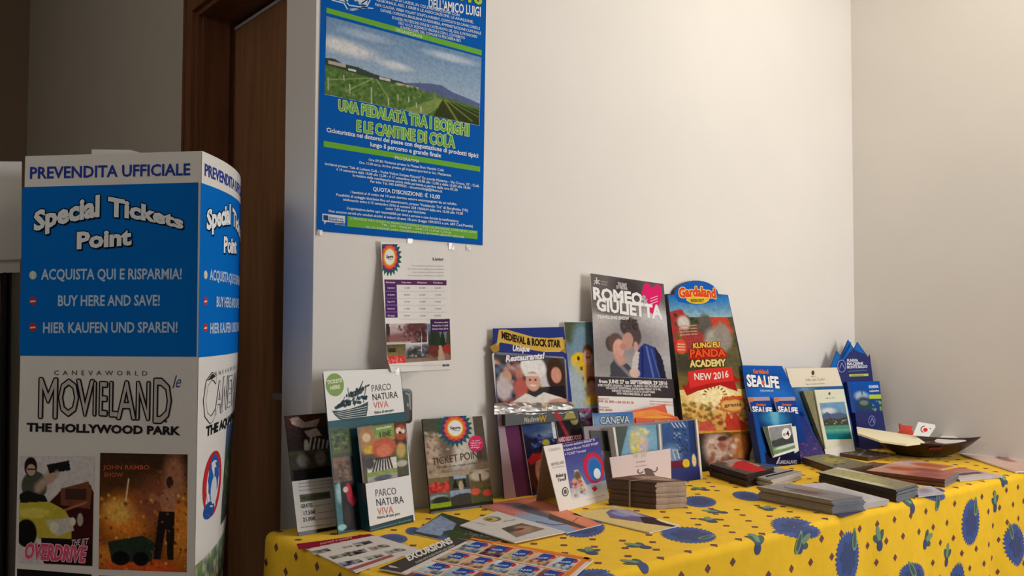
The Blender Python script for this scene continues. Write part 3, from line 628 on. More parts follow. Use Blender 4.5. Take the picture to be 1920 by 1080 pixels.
# ------------------------------------------------------------------ framed rack and white box at the far left
rk = root('framed_rack', (.1, 2.2, 0), 'dark framed rack with white header box at the left edge of view', 'rack')
RO = np.array([.33, 2.12, 0]); RN = np.array([.1, -.995, 0])
def rp(px, py, d=0.): return hit(px, py, RO + RN * d, RN)
def rslab(name, q, d, t, m, foot=None):
    P = [rp(*p, d) for p in q]
    if foot is not None:
        for i in foot: P[i] = np.array([P[i][0], P[i][1], .001])
    return mk(name, *extrude(P[::-1] if np.dot(np.cross(P[1] - P[0], P[2] - P[1]), RN) < 0 else P, -RN * t), m, rk)
rslab('header_box', [(-60, 302), (41, 303), (40, 486), (-60, 490)], .0, .12, MBRD)
rslab('header_lip', [(-60, 486), (38, 486), (37, 511), (-60, 513)], -.004, .1, MBRD)
rslab('side_post', [(22, 511), (37, 511), (30, 1400), (14, 1400)], -.01, .09, mat('grey_board', (150, 146, 138), .6, .3, noise=.03), (2, 3))
rslab('frame_bar', [(18.5, 511), (21.5, 511), (14.5, 1400), (11.5, 1400)], 0., .03, MBLK, (2, 3))
rslab('frame_bar', [(7, 511), (12, 511), (5, 1400), (0, 1400)], 0., .03, MBLK, (2, 3))
rslab('picture_panel', [(-60, 511), (18, 511), (11, 1400), (-60, 1400)], -.02, .02, mat('dark_panel', (92, 84, 80), .5, .3, noise=.25, nscale=8), (2, 3))

# ------------------------------------------------------------------ standing leaflets and counter displays, left to right
def sheet(name, s, pts, t, m, label, cat, group=None, ground=(2, 3), parent=None):
    o = slab(name, pts, s, t, m, parent, ground)
    return tag(o, label, cat, group)
# 1 dark animal leaflet
S1 = Pl(.812, 1.70, 4.7, 13)
o = sheet('leaflet', S1, [(534, 780), (614, 774), (640, 992), (560, 1006)], .003, MBLK, 'dark animal park leaflet with white lower half leaning at left end of table', 'leaflet')
a = Art(S1, o)
a.pic([(534, 780), (614, 774), (631, 893), (547, 903)], [('f', (52, 44, 40)), ('r', 0, 0, 1, .2, (70, 44, 40)), ('p', [(.1, .05), (.3, .02), (.45, .12), (.8, .08), (.7, .2), (.35, .2), (.15, .14)], (170, 150, 140)), ('p', [(.4, .26), (.7, .22), (.8, .34), (.5, .36)], (180, 164, 150)), ('r', 0, .34, .42, .54, (46, 36, 34)),
    *[('l', .45 + .1 * k, .58, .55 + .09 * k, .36 + .02 * k, .018, (196, 192, 186)) for k in range(5)], ('e', .42, .5, .06, .12, (190, 184, 176)), ('r', 0, .55, 1, .6, (66, 72, 44)), ('r', 0, .6, 1, .82, (62, 58, 52)), ('e', .3, .7, .14, .1, (110, 106, 98), .5), ('e', .7, .68, .12, .12, (120, 112, 104), .5), ('r', .05, .84, .9, 1, (24, 22, 22)), ('n', .12, 1)])
a.poly([(547, 903), (631, 893), (639, 985), (558, 998)], (206, 204, 204), 2)
a.poly([(561, 928), (618, 921), (620, 934), (563, 942)], (96, 102, 80), 3); a.text((565, 938), (616, 930.5), 6, 'PREZZI E ORARI', (60, 64, 50), 'b')
for y in (908, 914, 921): a.text((560, y), (626, y - 8), 2.6, 'Il parco zoo safari e il parco faunistico vi aspettano', (120, 118, 118))
a.text((564, 953), (586, 950), 7, 'GRATIS', (66, 66, 66), 'b'); a.text((590, 950), (624, 945), 3, 'bambini fino a 90 cm', (110, 110, 110))
for y in (966, 978): a.text((568, y), (592, y - 3), 7, '17,50€' if y < 970 else '21,00€', (60, 60, 60), 'b'); a.text((596, y - 3), (630, y - 8), 3, 'prezzo intero a persona', (110, 110, 110))
a.text((564, 990), (622, 983), 2.6, 'info e prenotazioni al numero del parco', (110, 110, 110))
a.done()
# 2 black plastic case behind the teal display
S0 = Pl(1.035, 1.752, 0, 0)
bc = root('wall_phone', (1.13, 1.77, 1.0), 'black glossy rounded device on wall behind the animal park display', 'phone')
MG = mat('black_plastic', (12, 12, 14), .15, .6)
def rr(x0, y0, x1, y1, r, n=6):
    P = []
    for cx, cy, a0 in ((x1 - r, y0 + r, -90), (x1 - r, y1 - r, 0), (x0 + r, y1 - r, 90), (x0 + r, y0 + r, 180)):
        P += [(cx + r * math.cos(math.radians(a0 + 90 * k / n)), cy + r * math.sin(math.radians(a0 + 90 * k / n))) for k in range(n + 1)]
    return P
slab('casing', rr(735, 729, 773, 794, 8), S0, .0328, MG, bc); slab('face_plate', rr(740, 733, 768, 789, 6), S0.fwd(.002), .002, MBLK, bc)
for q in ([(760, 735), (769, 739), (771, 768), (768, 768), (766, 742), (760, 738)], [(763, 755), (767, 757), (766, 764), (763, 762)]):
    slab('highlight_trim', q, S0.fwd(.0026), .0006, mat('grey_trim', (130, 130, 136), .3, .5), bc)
# 3 animal park counter display
A_ = tab(634, 1003); S2 = Pl(A_[0], A_[1], 11, 9)
d2 = root('leaflet_display', A_, 'teal animal park counter display with white ark header and green ticket badge', 'display stand')
slab('back_panel', [(606, 700), (609, 697), (748, 691.5), (751, 694), (762, 800), (778, 966), (634, 1003)], S2, .003, MTEAL, d2, (5, 6))
a = Art(S2, d2, MPG)
a.poly([(606, 698), (609, 696), (748, 691), (750, 693), (758, 772), (614.5, 790)], (238, 238, 236), 1)
a.poly([(614.5, 790), (758, 774), (759.5, 789), (616.5, 803)], (38, 92, 104), 1)
a.ell(627.5, 721.5, 17, 21.5, (132, 164, 84), 3, rot=-6, n=36); a.text((613, 720.5), (641, 716), 6.5, 'TICKETS', (228, 236, 206), 'x'); a.text((619, 731), (637.5, 728), 6.5, 'HERE', (228, 236, 206), 'x')
NV = (52, 76, 86)
hull = [(622, 770), (628, 779), (636, 786), (650, 789.5), (664, 789), (680, 787), (687, 780), (689, 768), (690, 753), (676, 760), (655, 767), (638, 770)]
a.poly(hull, NV, 3, 'emblem')
for k in range(5): t = k / 5; a.line((628 + 3 * k, 775 + 2.6 * k), (688 - .6 * k, 762 + 4.6 * k), .8, (232, 234, 232), 4); 
rs = random.Random(3)
for k in range(34): x = 630 + 58 * (k / 34); top = 770 - 45 * math.sin(min(1, (k + 4) / 30) * 1.5) ; a.ell(x, rs.uniform(top + 4, 764 - 10 * k / 34), rs.uniform(2, 4.5), rs.uniform(2, 5), NV, 3, rot=rs.uniform(0, 90), n=10)
a.line((664, 762), (680, 714), 1.6, NV); a.poly([(679, 716), (673, 738), (664, 746)], NV, 3, 'emblem'); a.line((681, 755), (686, 726), 1.4, NV); a.line((655, 758), (652, 727), 1.2, NV); a.line((640, 764), (646, 744), 1.4, NV)
for k in range(9): a.ell(650 + 5 * k, 742 - 2.4 * k, 1.8, 3.4, NV, 3, n=10, rot=30 * k)
def parco(a, x, y, w_, k=1.):
    a.text((x, y), (x + 37 * k, y - 4 * k), 12 * k, 'PARCO', (112, 108, 106), 'r', z=6); a.text((x + 1.5 * k, y + 16.5 * k), (x + 49.5 * k, y + 11 * k), 12 * k, 'NATURA', (62, 60, 62), 'r', z=6); a.text((x + 4 * k, y + 32 * k), (x + 32 * k, y + 28.5 * k), 12 * k, 'VIVA', (226, 130, 112), 'r', z=6)
parco(a, 696.5, 734.5, 1)
a.text((702, 776), (738, 771), 5, 'Natura, all stato puro', (90, 88, 88), 'b')
a.pic([(619, 806), (656, 802), (675, 990), (634, 998)], [('f', (18, 26, 30)), ('G', 0, 0, 1, .24, (70, 90, 60), (96, 100, 66)), ('b', 50, .05, .8, 0, .2, .08, [(60, 96, 40), (120, 140, 84), (40, 56, 36)]), ('r', 0, .24, 1, .28, (70, 84, 66)), ('G', 0, .28, .85, .52, (130, 100, 84), (84, 70, 62)), ('b', 40, 0, .8, .3, .52, .1, [(146, 112, 92), (70, 56, 48), (110, 90, 80)]), ('r', 0, .53, .3, 1, (70, 116, 124)), ('e', .2, .62, .16, .1, (150, 186, 190), .6), ('r', .26, .53, 1, 1, (22, 24, 26)),
      ('e', .66, .64, .16, .1, (190, 30, 54), .2, 15), ('e', .5, .6, .12, .03, (220, 200, 196), .3), ('e', .8, .72, .14, .05, (160, 30, 50), .3), ('e', .5, .85, .15, .1, (56, 44, 38), .5), ('e', .2, .96, .2, .03, (160, 220, 226), .5), ('n', .1, 1)])
a.done()
S2f = S2.fwd(.030)
def pocket(name, q, sf, depth, m, parent, side_m=None, open_top=True, foot=(2, 3)):
    P = [sf.at(*p) for p in q]; P = [sf.ground(p) if i in foot else p for i, p in enumerate(P)]
    TL, TR, BR, BL_ = P; b = -sf.Nh * depth; t = .0015
    parts = [extrude([BL_, BR, TR, TL], -sf.N * t)]
    for A1, A2, sgn in ((BL_, TL, 1), (TR, BR, -1)):
        e_ = sf.U * t * sgn; parts.append(extrude([A1, A2, A2 + b, A1 + b] if sgn > 0 else [A1, A2, A2 + b, A1 + b], e_))
    parts.append(extrude([BL_ + ZV * .002, BR + ZV * .002, BR + b + ZV * .002, BL_ + b + ZV * .002], -ZV * .0015))
    return mk(name, *join(parts), m, parent)
pq = [(685, 907), (767, 891), (776, 979), (695, 1001)]
pocket('pocket', pq, S2f, .028, MTEAL, d2)
a = Art(S2f, d2, MPG)
a.poly([(685, 907), (767, 891), (774.5, 965), (693, 987)], (236, 234, 234), 1)
a.text((693, 986.5 + 9), (771, 975), 3, 'www.parconaturaviva.it  Bussolengo', (150, 180, 184)); parco(a, 703.5, 931, 1, 1.08); a.text((707, 973), (750, 965), 5, 'Natura, all stato puro', (96, 94, 94), 'b')
a.done()
S2l = S2.fwd(.022)
o = sheet('leaflet', S2l, [(672.5, 801), (760, 789), (777, 962), (693, 990)], .006, MPAP, 'animal park leaflet with zebra and red panda pictures in pocket of the ark display', 'leaflet')
a = Art(S2l, o, MPG)
a.pic([(672.5, 801), (760, 789), (767, 891), (683, 908)], [('f', (96, 84, 60)), ('G', .3, .02, .8, .3, (120, 150, 70), (140, 164, 90)), ('r', 0, 0, .3, .5, (150, 124, 90)), ('e', .14, .25, .2, .2, (178, 130, 84), .2), ('e', .14, .2, .09, .08, (222, 196, 160), .3), ('e', .2, .42, .14, .07, (214, 178, 60), .4), ('e', .02, .6, .06, .14, (80, 70, 70), .4), ('r', .74, 0, 1, .42, (84, 44, 34)), ('e', .88, .2, .14, .14, (170, 84, 50), .4), ('e', .84, .16, .06, .06, (236, 214, 200), .3), ('e', .93, .18, .04, .04, (236, 214, 200), .3),
      ('e', .86, .2, .03, .025, (30, 20, 20)), ('r', .74, .42, 1, .7, (96, 112, 60)), ('e', .86, .52, .1, .14, (196, 164, 100), .4), ('r', .74, .7, 1, 1, (84, 84, 66)), ('e', .86, .76, .12, .06, (190, 184, 170), .4), ('e', .5, .42, .26, .18, (196, 92, 62), .3), ('e', .5, .48, .16, .12, (214, 120, 90), .4), ('r', .1, .62, .74, .82, (226, 220, 214)),
      *[('l', .2 + .075 * k, .84, .32 + .045 * k, .6, .016, (24, 22, 24)) for k in range(7)], ('e', .16, .66, .1, .1, (70, 66, 70), .4), ('r', .08, .82, .74, .9, (140, 160, 84)), ('r', .08, .9, .74, 1, (176, 168, 160)), ('e', .42, .95, .2, .05, (96, 96, 110), .3), ('n', .08, 1)], 2)
a.text((709, 821), (734, 816), 9, '10€', (60, 76, 40), 'b', z=6); a.text((705, 807), (734, 801), 4, 'RISPARMIA', (236, 244, 220), 'b', z=6)
a.done()
# 4 garden ticket card
S3 = Pl(1.148, 1.715, -6, 14)
q3 = [(792, 786), (904, 780), (925, 944), (808, 960)]
o = sheet('counter_card', S3, q3, .006, MBLK, 'garden ticket card with flower badge above TICKET POINT and small landscape pictures', 'sign')
a = Art(S3, o)
a.pic(q3, [('f', (112, 96, 80)), ('r', .0, 0, .38, .2, (86, 88, 72)), ('e', .72, .15, .16, .5, (198, 192, 182), .7), ('e', .5, .4, .2, .2, (206, 196, 184), .7), ('r', .84, 0, 1, .66, (92, 82, 68)), ('e', .12, .3, .14, .14, (190, 160, 140), .6), ('e', .2, .42, .18, .14, (196, 174, 156), .8), ('e', .35, .32, .12, .14, (120, 104, 92), .8), ('e', .1, .55, .2, .1, (176, 152, 130), .8), ('e', .9, .58, .15, .08, (140, 120, 100), .7),
      ('b', 60, 0, .4, .15, .6, .03, [(150, 126, 108), (200, 180, 160), (120, 104, 84)]), ('r', 0, .6, 1, .64, (176, 160, 140)), ('r', 0, .64, .33, .8, (130, 110, 76)), ('r', 0, .71, .33, .8, (190, 66, 52)), ('b', 30, 0, .32, .7, .8, .03, [(230, 90, 76), (170, 44, 40)]), ('r', .34, .64, .67, .8, (84, 84, 66)), ('p', [(.38, .78), (.43, .66), (.48, .78)], (36, 44, 36)), ('p', [(.53, .78), (.58, .66), (.62, .78)], (36, 44, 36)), ('r', .42, .64, .62, .68, (160, 176, 196)), ('e', .52, .76, .04, .06, (190, 170, 140)),
      ('r', .68, .62, 1, .8, (110, 96, 66)), ('e', .84, .67, .16, .06, (206, 194, 176), .4), ('r', .82, .65, .86, .74, (96, 70, 50)), ('r', 0, .81, .33, .97, (110, 116, 110)), ('e', .15, .86, .14, .03, (176, 180, 190), .5), ('e', .18, .89, .15, .04, (50, 58, 48), .4), ('r', 0, .92, .33, .97, (150, 180, 40)), ('r', .34, .8, .67, .97, (70, 66, 60)), ('p', [(.34, .8), (.67, .8), (.67, .85), (.5, .84), (.34, .87)], (150, 164, 190)), ('r', .68, .8, 1, .97, (86, 92, 60)), ('e', .74, .84, .08, .04, (224, 96, 76), .3), ('e', .92, .87, .07, .04, (214, 84, 66), .3), ('r', 0, .97, 1, 1, (50, 46, 40)), ('n', .08, 1)], 1)
flower_emblem(a, 853, 803, 18.5, 20, lambda x, y: (x, max(y, 783.5 - (x - 792) * .05)))
a.text((811, 873), (906, 857), 13.5, 'TICKET POINT', (92, 66, 60), 'r', z=7); a.text((826, 878), (896, 869), 3.6, 'Sigurtà Garden, Valeggio sul Mincio', (120, 100, 84), 'r')
a.ell(892, 832, 14, 15.5, (216, 52, 104), 6, n=30)
for k, t in enumerate(('Un unico', 'biglietto per', 'ingresso e', 'parcheggio')): a.text((884 - (k > 0) * 2, 828 + 4.2 * k), (899 + (k == 1) * 3, 827 + 4.2 * k), 2.6, t, (250, 220, 230), 'b', z=9)
a.done()
# 5 restaurant display
S4 = Pl(1.345, 1.748, -2, 3)
d5 = root('leaflet_display', S4.O, 'dark restaurant display with gold ribbon banner and chef photograph', 'display stand')
slab('back_panel', [(925, 616), (1057, 613), (1074, 765), (1092, 930), (946, 944), (931, 770)], S4, .003, MNAVY, d5, (3, 4))
a = Art(S4, d5)
a.poly([(925, 616), (1057, 613), (1074, 765), (931, 772)], (46, 60, 132), 1)
frm = [(924, 668), (1060, 671), (1067, 763), (934, 763)]
a.poly([(922, 664), (928, 660), (1056, 669), (1061, 675), (1066, 758), (1062, 764), (936, 766), (931, 760)], (216, 208, 210), 1)
a.pic([(926, 665), (1058, 672), (1063, 760), (934, 763)], [('g', (70, 72, 70), (56, 50, 50)), ('b', 70, 0, .42, .1, .9, .05, [(150, 90, 84), (196, 150, 140), (110, 120, 150), (60, 56, 60), (200, 196, 196)]), ('e', .16, .42, .07, .12, (206, 160, 140), .3), ('e', .1, .65, .12, .22, (206, 192, 196), .4), ('e', .34, .36, .05, .1, (196, 130, 110), .3), ('e', .35, .65, .1, .22, (196, 100, 90), .4), ('e', .66, .5, .1, .12, (190, 160, 70), .4), ('p', [(.62, .35), (.8, .15), (.78, .6), (.64, .6)], (210, 206, 214)),
      ('e', .86, .35, .13, .35, (70, 46, 36), .2), ('e', .87, .36, .075, .17, (216, 156, 134), .2), ('p', [(.76, .6), (.98, .58), (1, .98), (.7, .95)], (36, 32, 38)), ('e', .55, .22, .18, .24, (238, 234, 232), .2), ('e', .47, .16, .1, .14, (240, 238, 236), .3), ('e', .53, .5, .105, .2, (222, 166, 146), .15), ('e', .53, .58, .05, .02, (240, 232, 228), .3), ('r', .42, .34, .64, .4, (232, 228, 226)), ('e', .49, .47, .015, .02, (60, 40, 40)), ('e', .57, .47, .015, .02, (60, 40, 40)),
      ('p', [(.2, .92), (.42, .74), (.55, .82), (.68, .72), (.95, .84), (1, 1), (.15, 1)], (234, 226, 222)), ('p', [(.12, 1), (.2, .9), (.45, .92), (.5, 1)], (222, 168, 150)), ('e', .9, .92, .16, .07, (218, 160, 140), .3), ('n', .05, 1)], 2)
GO = (216, 178, 84)
ww = lambda t: 4 * math.sin(t * math.pi * 1.1)
a.poly([(918, 650), (936, 640), (936, 658), (926, 662), (921, 656)], (176, 136, 60), 4, 'ribbon')
a.poly([(1044, 640), (1060, 636), (1059, 648), (1062, 663), (1044, 655)], (176, 136, 60), 4, 'ribbon')
a.poly([(935, 618), (950, 618), (975, 625), (1000, 632), (1030, 634), (1055, 632), (1058, 652), (1050, 660), (1020, 660), (990, 655), (960, 646), (938, 642), (930, 650)], GO, 5, 'ribbon')
a.text((940, 634), (1050, 652), 12.5, 'MEDIEVAL & ROCK STAR', (50, 36, 26), 'x', z=9, warp=ww, out=None)
a.text((960, 658), (992, 659), 10, 'Unique', (240, 238, 246), 'x', z=9, slant=.15); a.text((947, 678), (1020, 672), 11, 'Restaurants!', (240, 238, 246), 'x', z=9, slant=.15, out=(60, 60, 96), ow=.9)
lw = [(931, 772), (1074, 765), (1092, 930), (946, 944)]
a.poly([(932, 772), (948, 771), (988, 939), (946, 943)], (188, 160, 168), 1); a.poly([(946, 798), (976, 795), (1000, 937), (968, 940)], (110, 56, 92), 2)
a.done()
S4f = S4.fwd(.018)
slab('pocket_band', [(947, 775), (1083, 767), (1086, 786), (948, 799)], S4f, .014, MBLK, d5)
a = Art(S4f, d5)
a.text((981, 793), (1011, 789), 10, 'Medieval', (196, 190, 176), 'b', slant=.2); a.text((1011, 791), (1024, 790), 11, 'W', (196, 160, 60), 'x'); a.ell(1074, 781, 1, 1, GO)
a.poly([(1057, 786), (1061, 775), (1068, 772), (1076, 774), (1080, 784)], (170, 160, 90), 3, 'emblem'); a.line((1040, 774), (1052, 788), 8, (176, 60, 70)); a.done()
# the crumpled clear film on top of the pocket
rs = random.Random(9); fp = []
for j in range(5):
    for i in range(16):
        px = 927 + (1075 - 927) * i / 15; py = 762 + (j - 1) * 5 - 3 * i / 15 + rs.uniform(-2.2, 2.2); fp.append(S4.fwd(.006 + .012 * abs(j - 2) / 2 + rs.uniform(0, .004)).at(px, py))
mk('clear_film', fp, [(j * 16 + i, j * 16 + i + 1, j * 16 + i + 17, j * 16 + i + 16) for j in range(4) for i in range(15)], MFILM, d5)
S4l = S4.fwd(.008)
o = sheet('leaflet', S4l, [(977, 788), (1038, 783), (1060, 932), (1000, 939)], .005, MPAP, 'night blue leaflet with smiling girl in red headband in the restaurant display', 'leaflet')
a = Art(S4l, o)
a.pic([(977, 788), (1038, 783), (1060, 932), (1000, 939)], [('g', (30, 34, 60), (40, 34, 54)), ('e', .7, .15, .5, .1, (110, 130, 156), .8), ('e', .2, .12, .5, .06, (60, 80, 130), .8), ('b', 50, .2, 1, .2, .36, .04, [(60, 80, 160), (40, 56, 130), (20, 24, 44), (110, 130, 190)]), ('e', .65, .3, .12, .04, (190, 176, 70), .4), ('r', .9, 0, 1, .26, (226, 226, 230)), ('e', .34, .66, .38, .26, (86, 44, 34), .15), ('e', .46, .66, .26, .2, (214, 146, 122), .15), ('p', [(0, .5), (.2, .42), (.55, .43), (.76, .5), (.74, .55), (.4, .5), (.1, .56)], (196, 44, 50)),
      ('e', .5, .62, .03, .012, (40, 20, 20)), ('e', .35, .62, .03, .012, (40, 20, 20)), ('e', .42, .76, .09, .02, (240, 226, 220), .3), ('r', 0, .9, 1, 1, (60, 40, 60)), ('n', .08, 1)], 1)
a.done()
o = sheet('leaflet', S4l, [(1040, 778), (1085, 770), (1112, 922), (1066, 930)], .005, MPAP, 'black leaflet with hard rock food lettering in the restaurant display', 'leaflet')
a = Art(S4l, o)
a.pic([(1040, 778), (1085, 770), (1112, 922), (1066, 930)], [('g', (44, 40, 44), (60, 44, 50)), ('l', .1, .02, .4, .3, .05, (170, 50, 60)), ('e', .75, .1, .16, .06, (170, 166, 96), .1), ('e', .5, .5, .4, .2, (60, 40, 50), .7), ('n', .1, 1)], 1)
a.text((1047, 829), (1090, 823), 8, 'HARD ROCK FOOD', (226, 190, 200), 'x', out=(150, 40, 70), ow=.8, z=7)
a.done()
# 6 water park back card with children in a yellow ring
S5 = Pl(1.60, 1.752, -1, 2.5)
o = sheet('counter_card', S5, [(1058, 606), (1062, 603), (1160, 603), (1164, 607), (1190, 905), (1082, 912)], .004, MPAP, 'tall water slide card showing children with yellow ring, behind the romeo poster', 'sign', ground=(4, 5))
a = Art(S5, o)
a.pic([(1058, 604), (1162, 604), (1176, 764), (1071, 766)], [('g', (96, 130, 150), (170, 180, 186)), ('e', .12, .1, .18, .16, (84, 92, 66), .4), ('e', .3, .08, .1, .16, (70, 100, 56), .4), ('e', .3, .3, .2, .3, (120, 150, 170), .5), ('e', .22, .45, .16, .1, (236, 190, 40), .2), ('e', .24, .6, .16, .1, (230, 180, 36), .2), ('e', .26, .74, .18, .1, (236, 190, 44), .2), ('e', .3, .86, .24, .1, (240, 196, 60), .3),
      *[('e', x, y, .025, .025, (70, 40, 20)) for x, y in ((.2, .42), (.24, .54), (.25, .66), (.28, .78))], ('e', .38, .33, .09, .07, (120, 80, 64), .3), ('e', .37, .42, .085, .1, (230, 168, 148), .2), ('e', .35, .41, .012, .012, (60, 40, 40)), ('e', .4, .41, .012, .012, (60, 40, 40)), ('e', .375, .46, .03, .01, (240, 225, 220)), ('e', .42, .6, .12, .1, (222, 150, 130), .3), ('e', .4, .69, .08, .06, (120, 70, 56), .3), ('e', .4, .77, .08, .09, (232, 164, 146), .3), ('e', .1, .8, .2, .3, (176, 190, 200), .6), ('r', .5, 0, 1, 1, (150, 170, 180)), ('n', .06, 1)], 1)
a.pic([(1071, 766), (1176, 764), (1190, 905), (1082, 912)], [('g', (90, 100, 130), (90, 84, 92)), ('b', 30, 0, .5, 0, .2, .04, [(220, 90, 120), (200, 200, 210), (60, 60, 90)]), ('n', .06, 1)], 1)
a.done()
# 7 romeo poster
S6 = Pl(1.675, 1.722, 3, 3.5)
q6 = [(1107.5, 512.5), (1244, 532.5), (1272, 868), (1131, 880)]
o = sheet('poster_board', S6, q6, .004, MPAP, 'tall grey romeo and juliet show poster with kissing couple leaning on wall', 'poster')
def e6(y, r): return np.interp(y, [512, 880], [1107.5, 1131]) if not r else np.interp(y, [532, 868], [1244, 1272])
a = Art(S6, o)
a.pic([(1107.5, 512.5), (1244, 532.5), (1260, 711), (1115, 706)], [('f', (170, 166, 168)), ('G', 0, 0, 1, .33, (96, 88, 88), (128, 120, 122)), ('e', .1, .1, .3, .2, (110, 100, 100), .8), ('e', .5, .1, .2, .12, (70, 64, 66), .9), ('e', .15, .55, .16, .2, (196, 190, 188), .8), ('e', .85, .45, .25, .2, (206, 202, 206), .8), ('e', .9, .7, .3, .2, (186, 182, 186), .8), ('e', .3, .34, .3, .05, (110, 100, 100), .8), ('e', .15, .8, .2, .2, (150, 146, 146), .8),
      ('e', .5, .62, .42, .2, (150, 144, 146), .9), ('p', [(.2, 1), (.21, .88), (.28, .8), (.36, .8), (.48, .9), (.56, 1)], (72, 74, 84)), ('p', [(.3, .8), (.4, .78), (.42, .86), (.36, .88)], (190, 146, 136)), ('l', .27, .82, .46, .98, .02, (130, 130, 136)), ('p', [(.48, 1), (.5, .86), (.54, .76), (.62, .68), (.68, .64), (.82, .68), (.9, .8), (.93, 1)], (48, 62, 130)), ('p', [(.8, .66), (.88, .76), (.93, 1), (.84, 1)], (40, 40, 60)),
      ('l', .7, .68, .76, .98, .012, (96, 120, 190)), ('l', .64, .7, .62, .98, .012, (30, 40, 92)), ('l', .76, .7, .84, .98, .008, (84, 104, 176)), ('p', [(.47, .98), (.5, .82), (.56, .72), (.6, .74), (.55, .98)], (206, 198, 196)), ('e', .52, .95, .07, .05, (216, 186, 176), .3),
      ('e', .225, .67, .065, .075, (86, 70, 66), .2), ('e', .3, .66, .1, .1, (104, 82, 76), .2), ('e', .33, .71, .075, .095, (216, 164, 150), .2, 15), ('l', .3, .78, .34, .84, .04, (206, 154, 142)), ('e', .49, .49, .125, .1, (74, 66, 66), .15), ('e', .54, .57, .1, .11, (84, 72, 72), .15), ('e', .455, .63, .07, .09, (196, 146, 134), .15, 25), ('e', .39, .69, .04, .035, (190, 138, 128), .3), ('e', .56, .68, .03, .05, (204, 156, 144), .3), ('b', 40, .39, .6, .4, .5, .022, [(60, 52, 54), (96, 86, 86), (76, 68, 70)]), ('n', .04, 1)], 1)
HT = [(1215, 584), (1206, 566), (1203, 548), (1207, 533), (1215, 530), (1222, 540), (1231, 533), (1239, 537), (1241, 552), (1237, 568), (1231, 580), (1226, 590)]
a.poly(HT, (226, 38, 110), 2, 'emblem')
for k in range(3): a.line((1219, 560 + 5 * k), (1233, 555 + 5 * k), 1.4, (250, 200, 220), 4)
a.text((1111, 560), (1205, 572), 21, 'ROMEO', (244, 242, 242), 'x', h2=21, z=8); a.text((1118, 581), (1240, 598), 21, 'GIULIETTA', (244, 242, 242), 'x', h2=24, z=9); a.text((1201, 569), (1214, 569), 15, '&', (190, 190, 190), 'b', z=8)
a.text((1120, 597), (1179, 600), 6, 'TRAVELLING SHOW', (236, 234, 234), 'x'); a.text((1158, 535), (1175, 538), 6, 'THE HEART', (206, 200, 200), 'x'); a.text((1155, 537 + 4), (1176, 544), 6, 'OF VERONA', (206, 200, 200), 'x')
a.line((1118, 520), (1119, 533), 2, (226, 224, 224)); a.line((1113, 527), (1124, 526), 1.6, (226, 224, 224)); a.line((1113, 533), (1119, 527), 1.6, (226, 224, 224)); a.line((1124, 533), (1119, 527), 1.6, (226, 224, 224)); a.text((1126, 529), (1139, 531), 3, 'COMUNE DI', (206, 200, 200)); a.text((1126, 534), (1138, 535.5), 3, 'VERONA', (206, 200, 200))
for k in range(3): a.text((1195 - 0 * k, 598 + 3.6 * k), (1224, 602.5 + 3.6 * k), 2, 'a travelling show through the streets', (220, 214, 214))
a.poly([(1115, 706), (1262, 711), (1266, 747), (1116, 742)], (64, 58, 60), 2)
a.text((1123, 718), (1251, 721.5), 6.5, 'from JUNE 27 to SEPTEMBER 29 2016', (232, 228, 228), 'x')
for k, (x0, x1, t) in enumerate(((1121, 1252, 'EVERY SUNDAY, MONDAY, TUESDAY, THURSDAY AND SATURDAY AT 9 PM,'), (1136, 1239, 'ON AUGUST ADDITIONAL DATES EVERY FRIDAY AT 9 PM,'), (1147, 1228, 'DEPARTS THURSDAY JULIETS COURTYARD'), (1156, 1220, 'WITH WELCOME DRINK AT 8.30 PM'))):
    a.text((x0, 724 + 5.2 * k), (x1, 727 + 5.2 * k), 3.8, t, (216, 210, 210), 'x')
a.text((1121, 748.5), (1141, 749), 2.6, 'Biglietti', (190, 110, 110)); a.text((1122, 754), (1188, 757), 4, '045 55 800 e 06 55 8118', (216, 120, 120), 'b'); a.text((1121, 764), (1142, 765), 3, 'Informazioni', (190, 150, 150)); a.text((1123, 770), (1148, 771), 4, '045 8000', (216, 130, 130), 'b')
for k in range(2): a.text((1218, 753 + 5 * k), (1262, 755.5 + 5 * k), 2.8, 'www.romeoegiulietta.it', (200, 130, 130))
a.done()
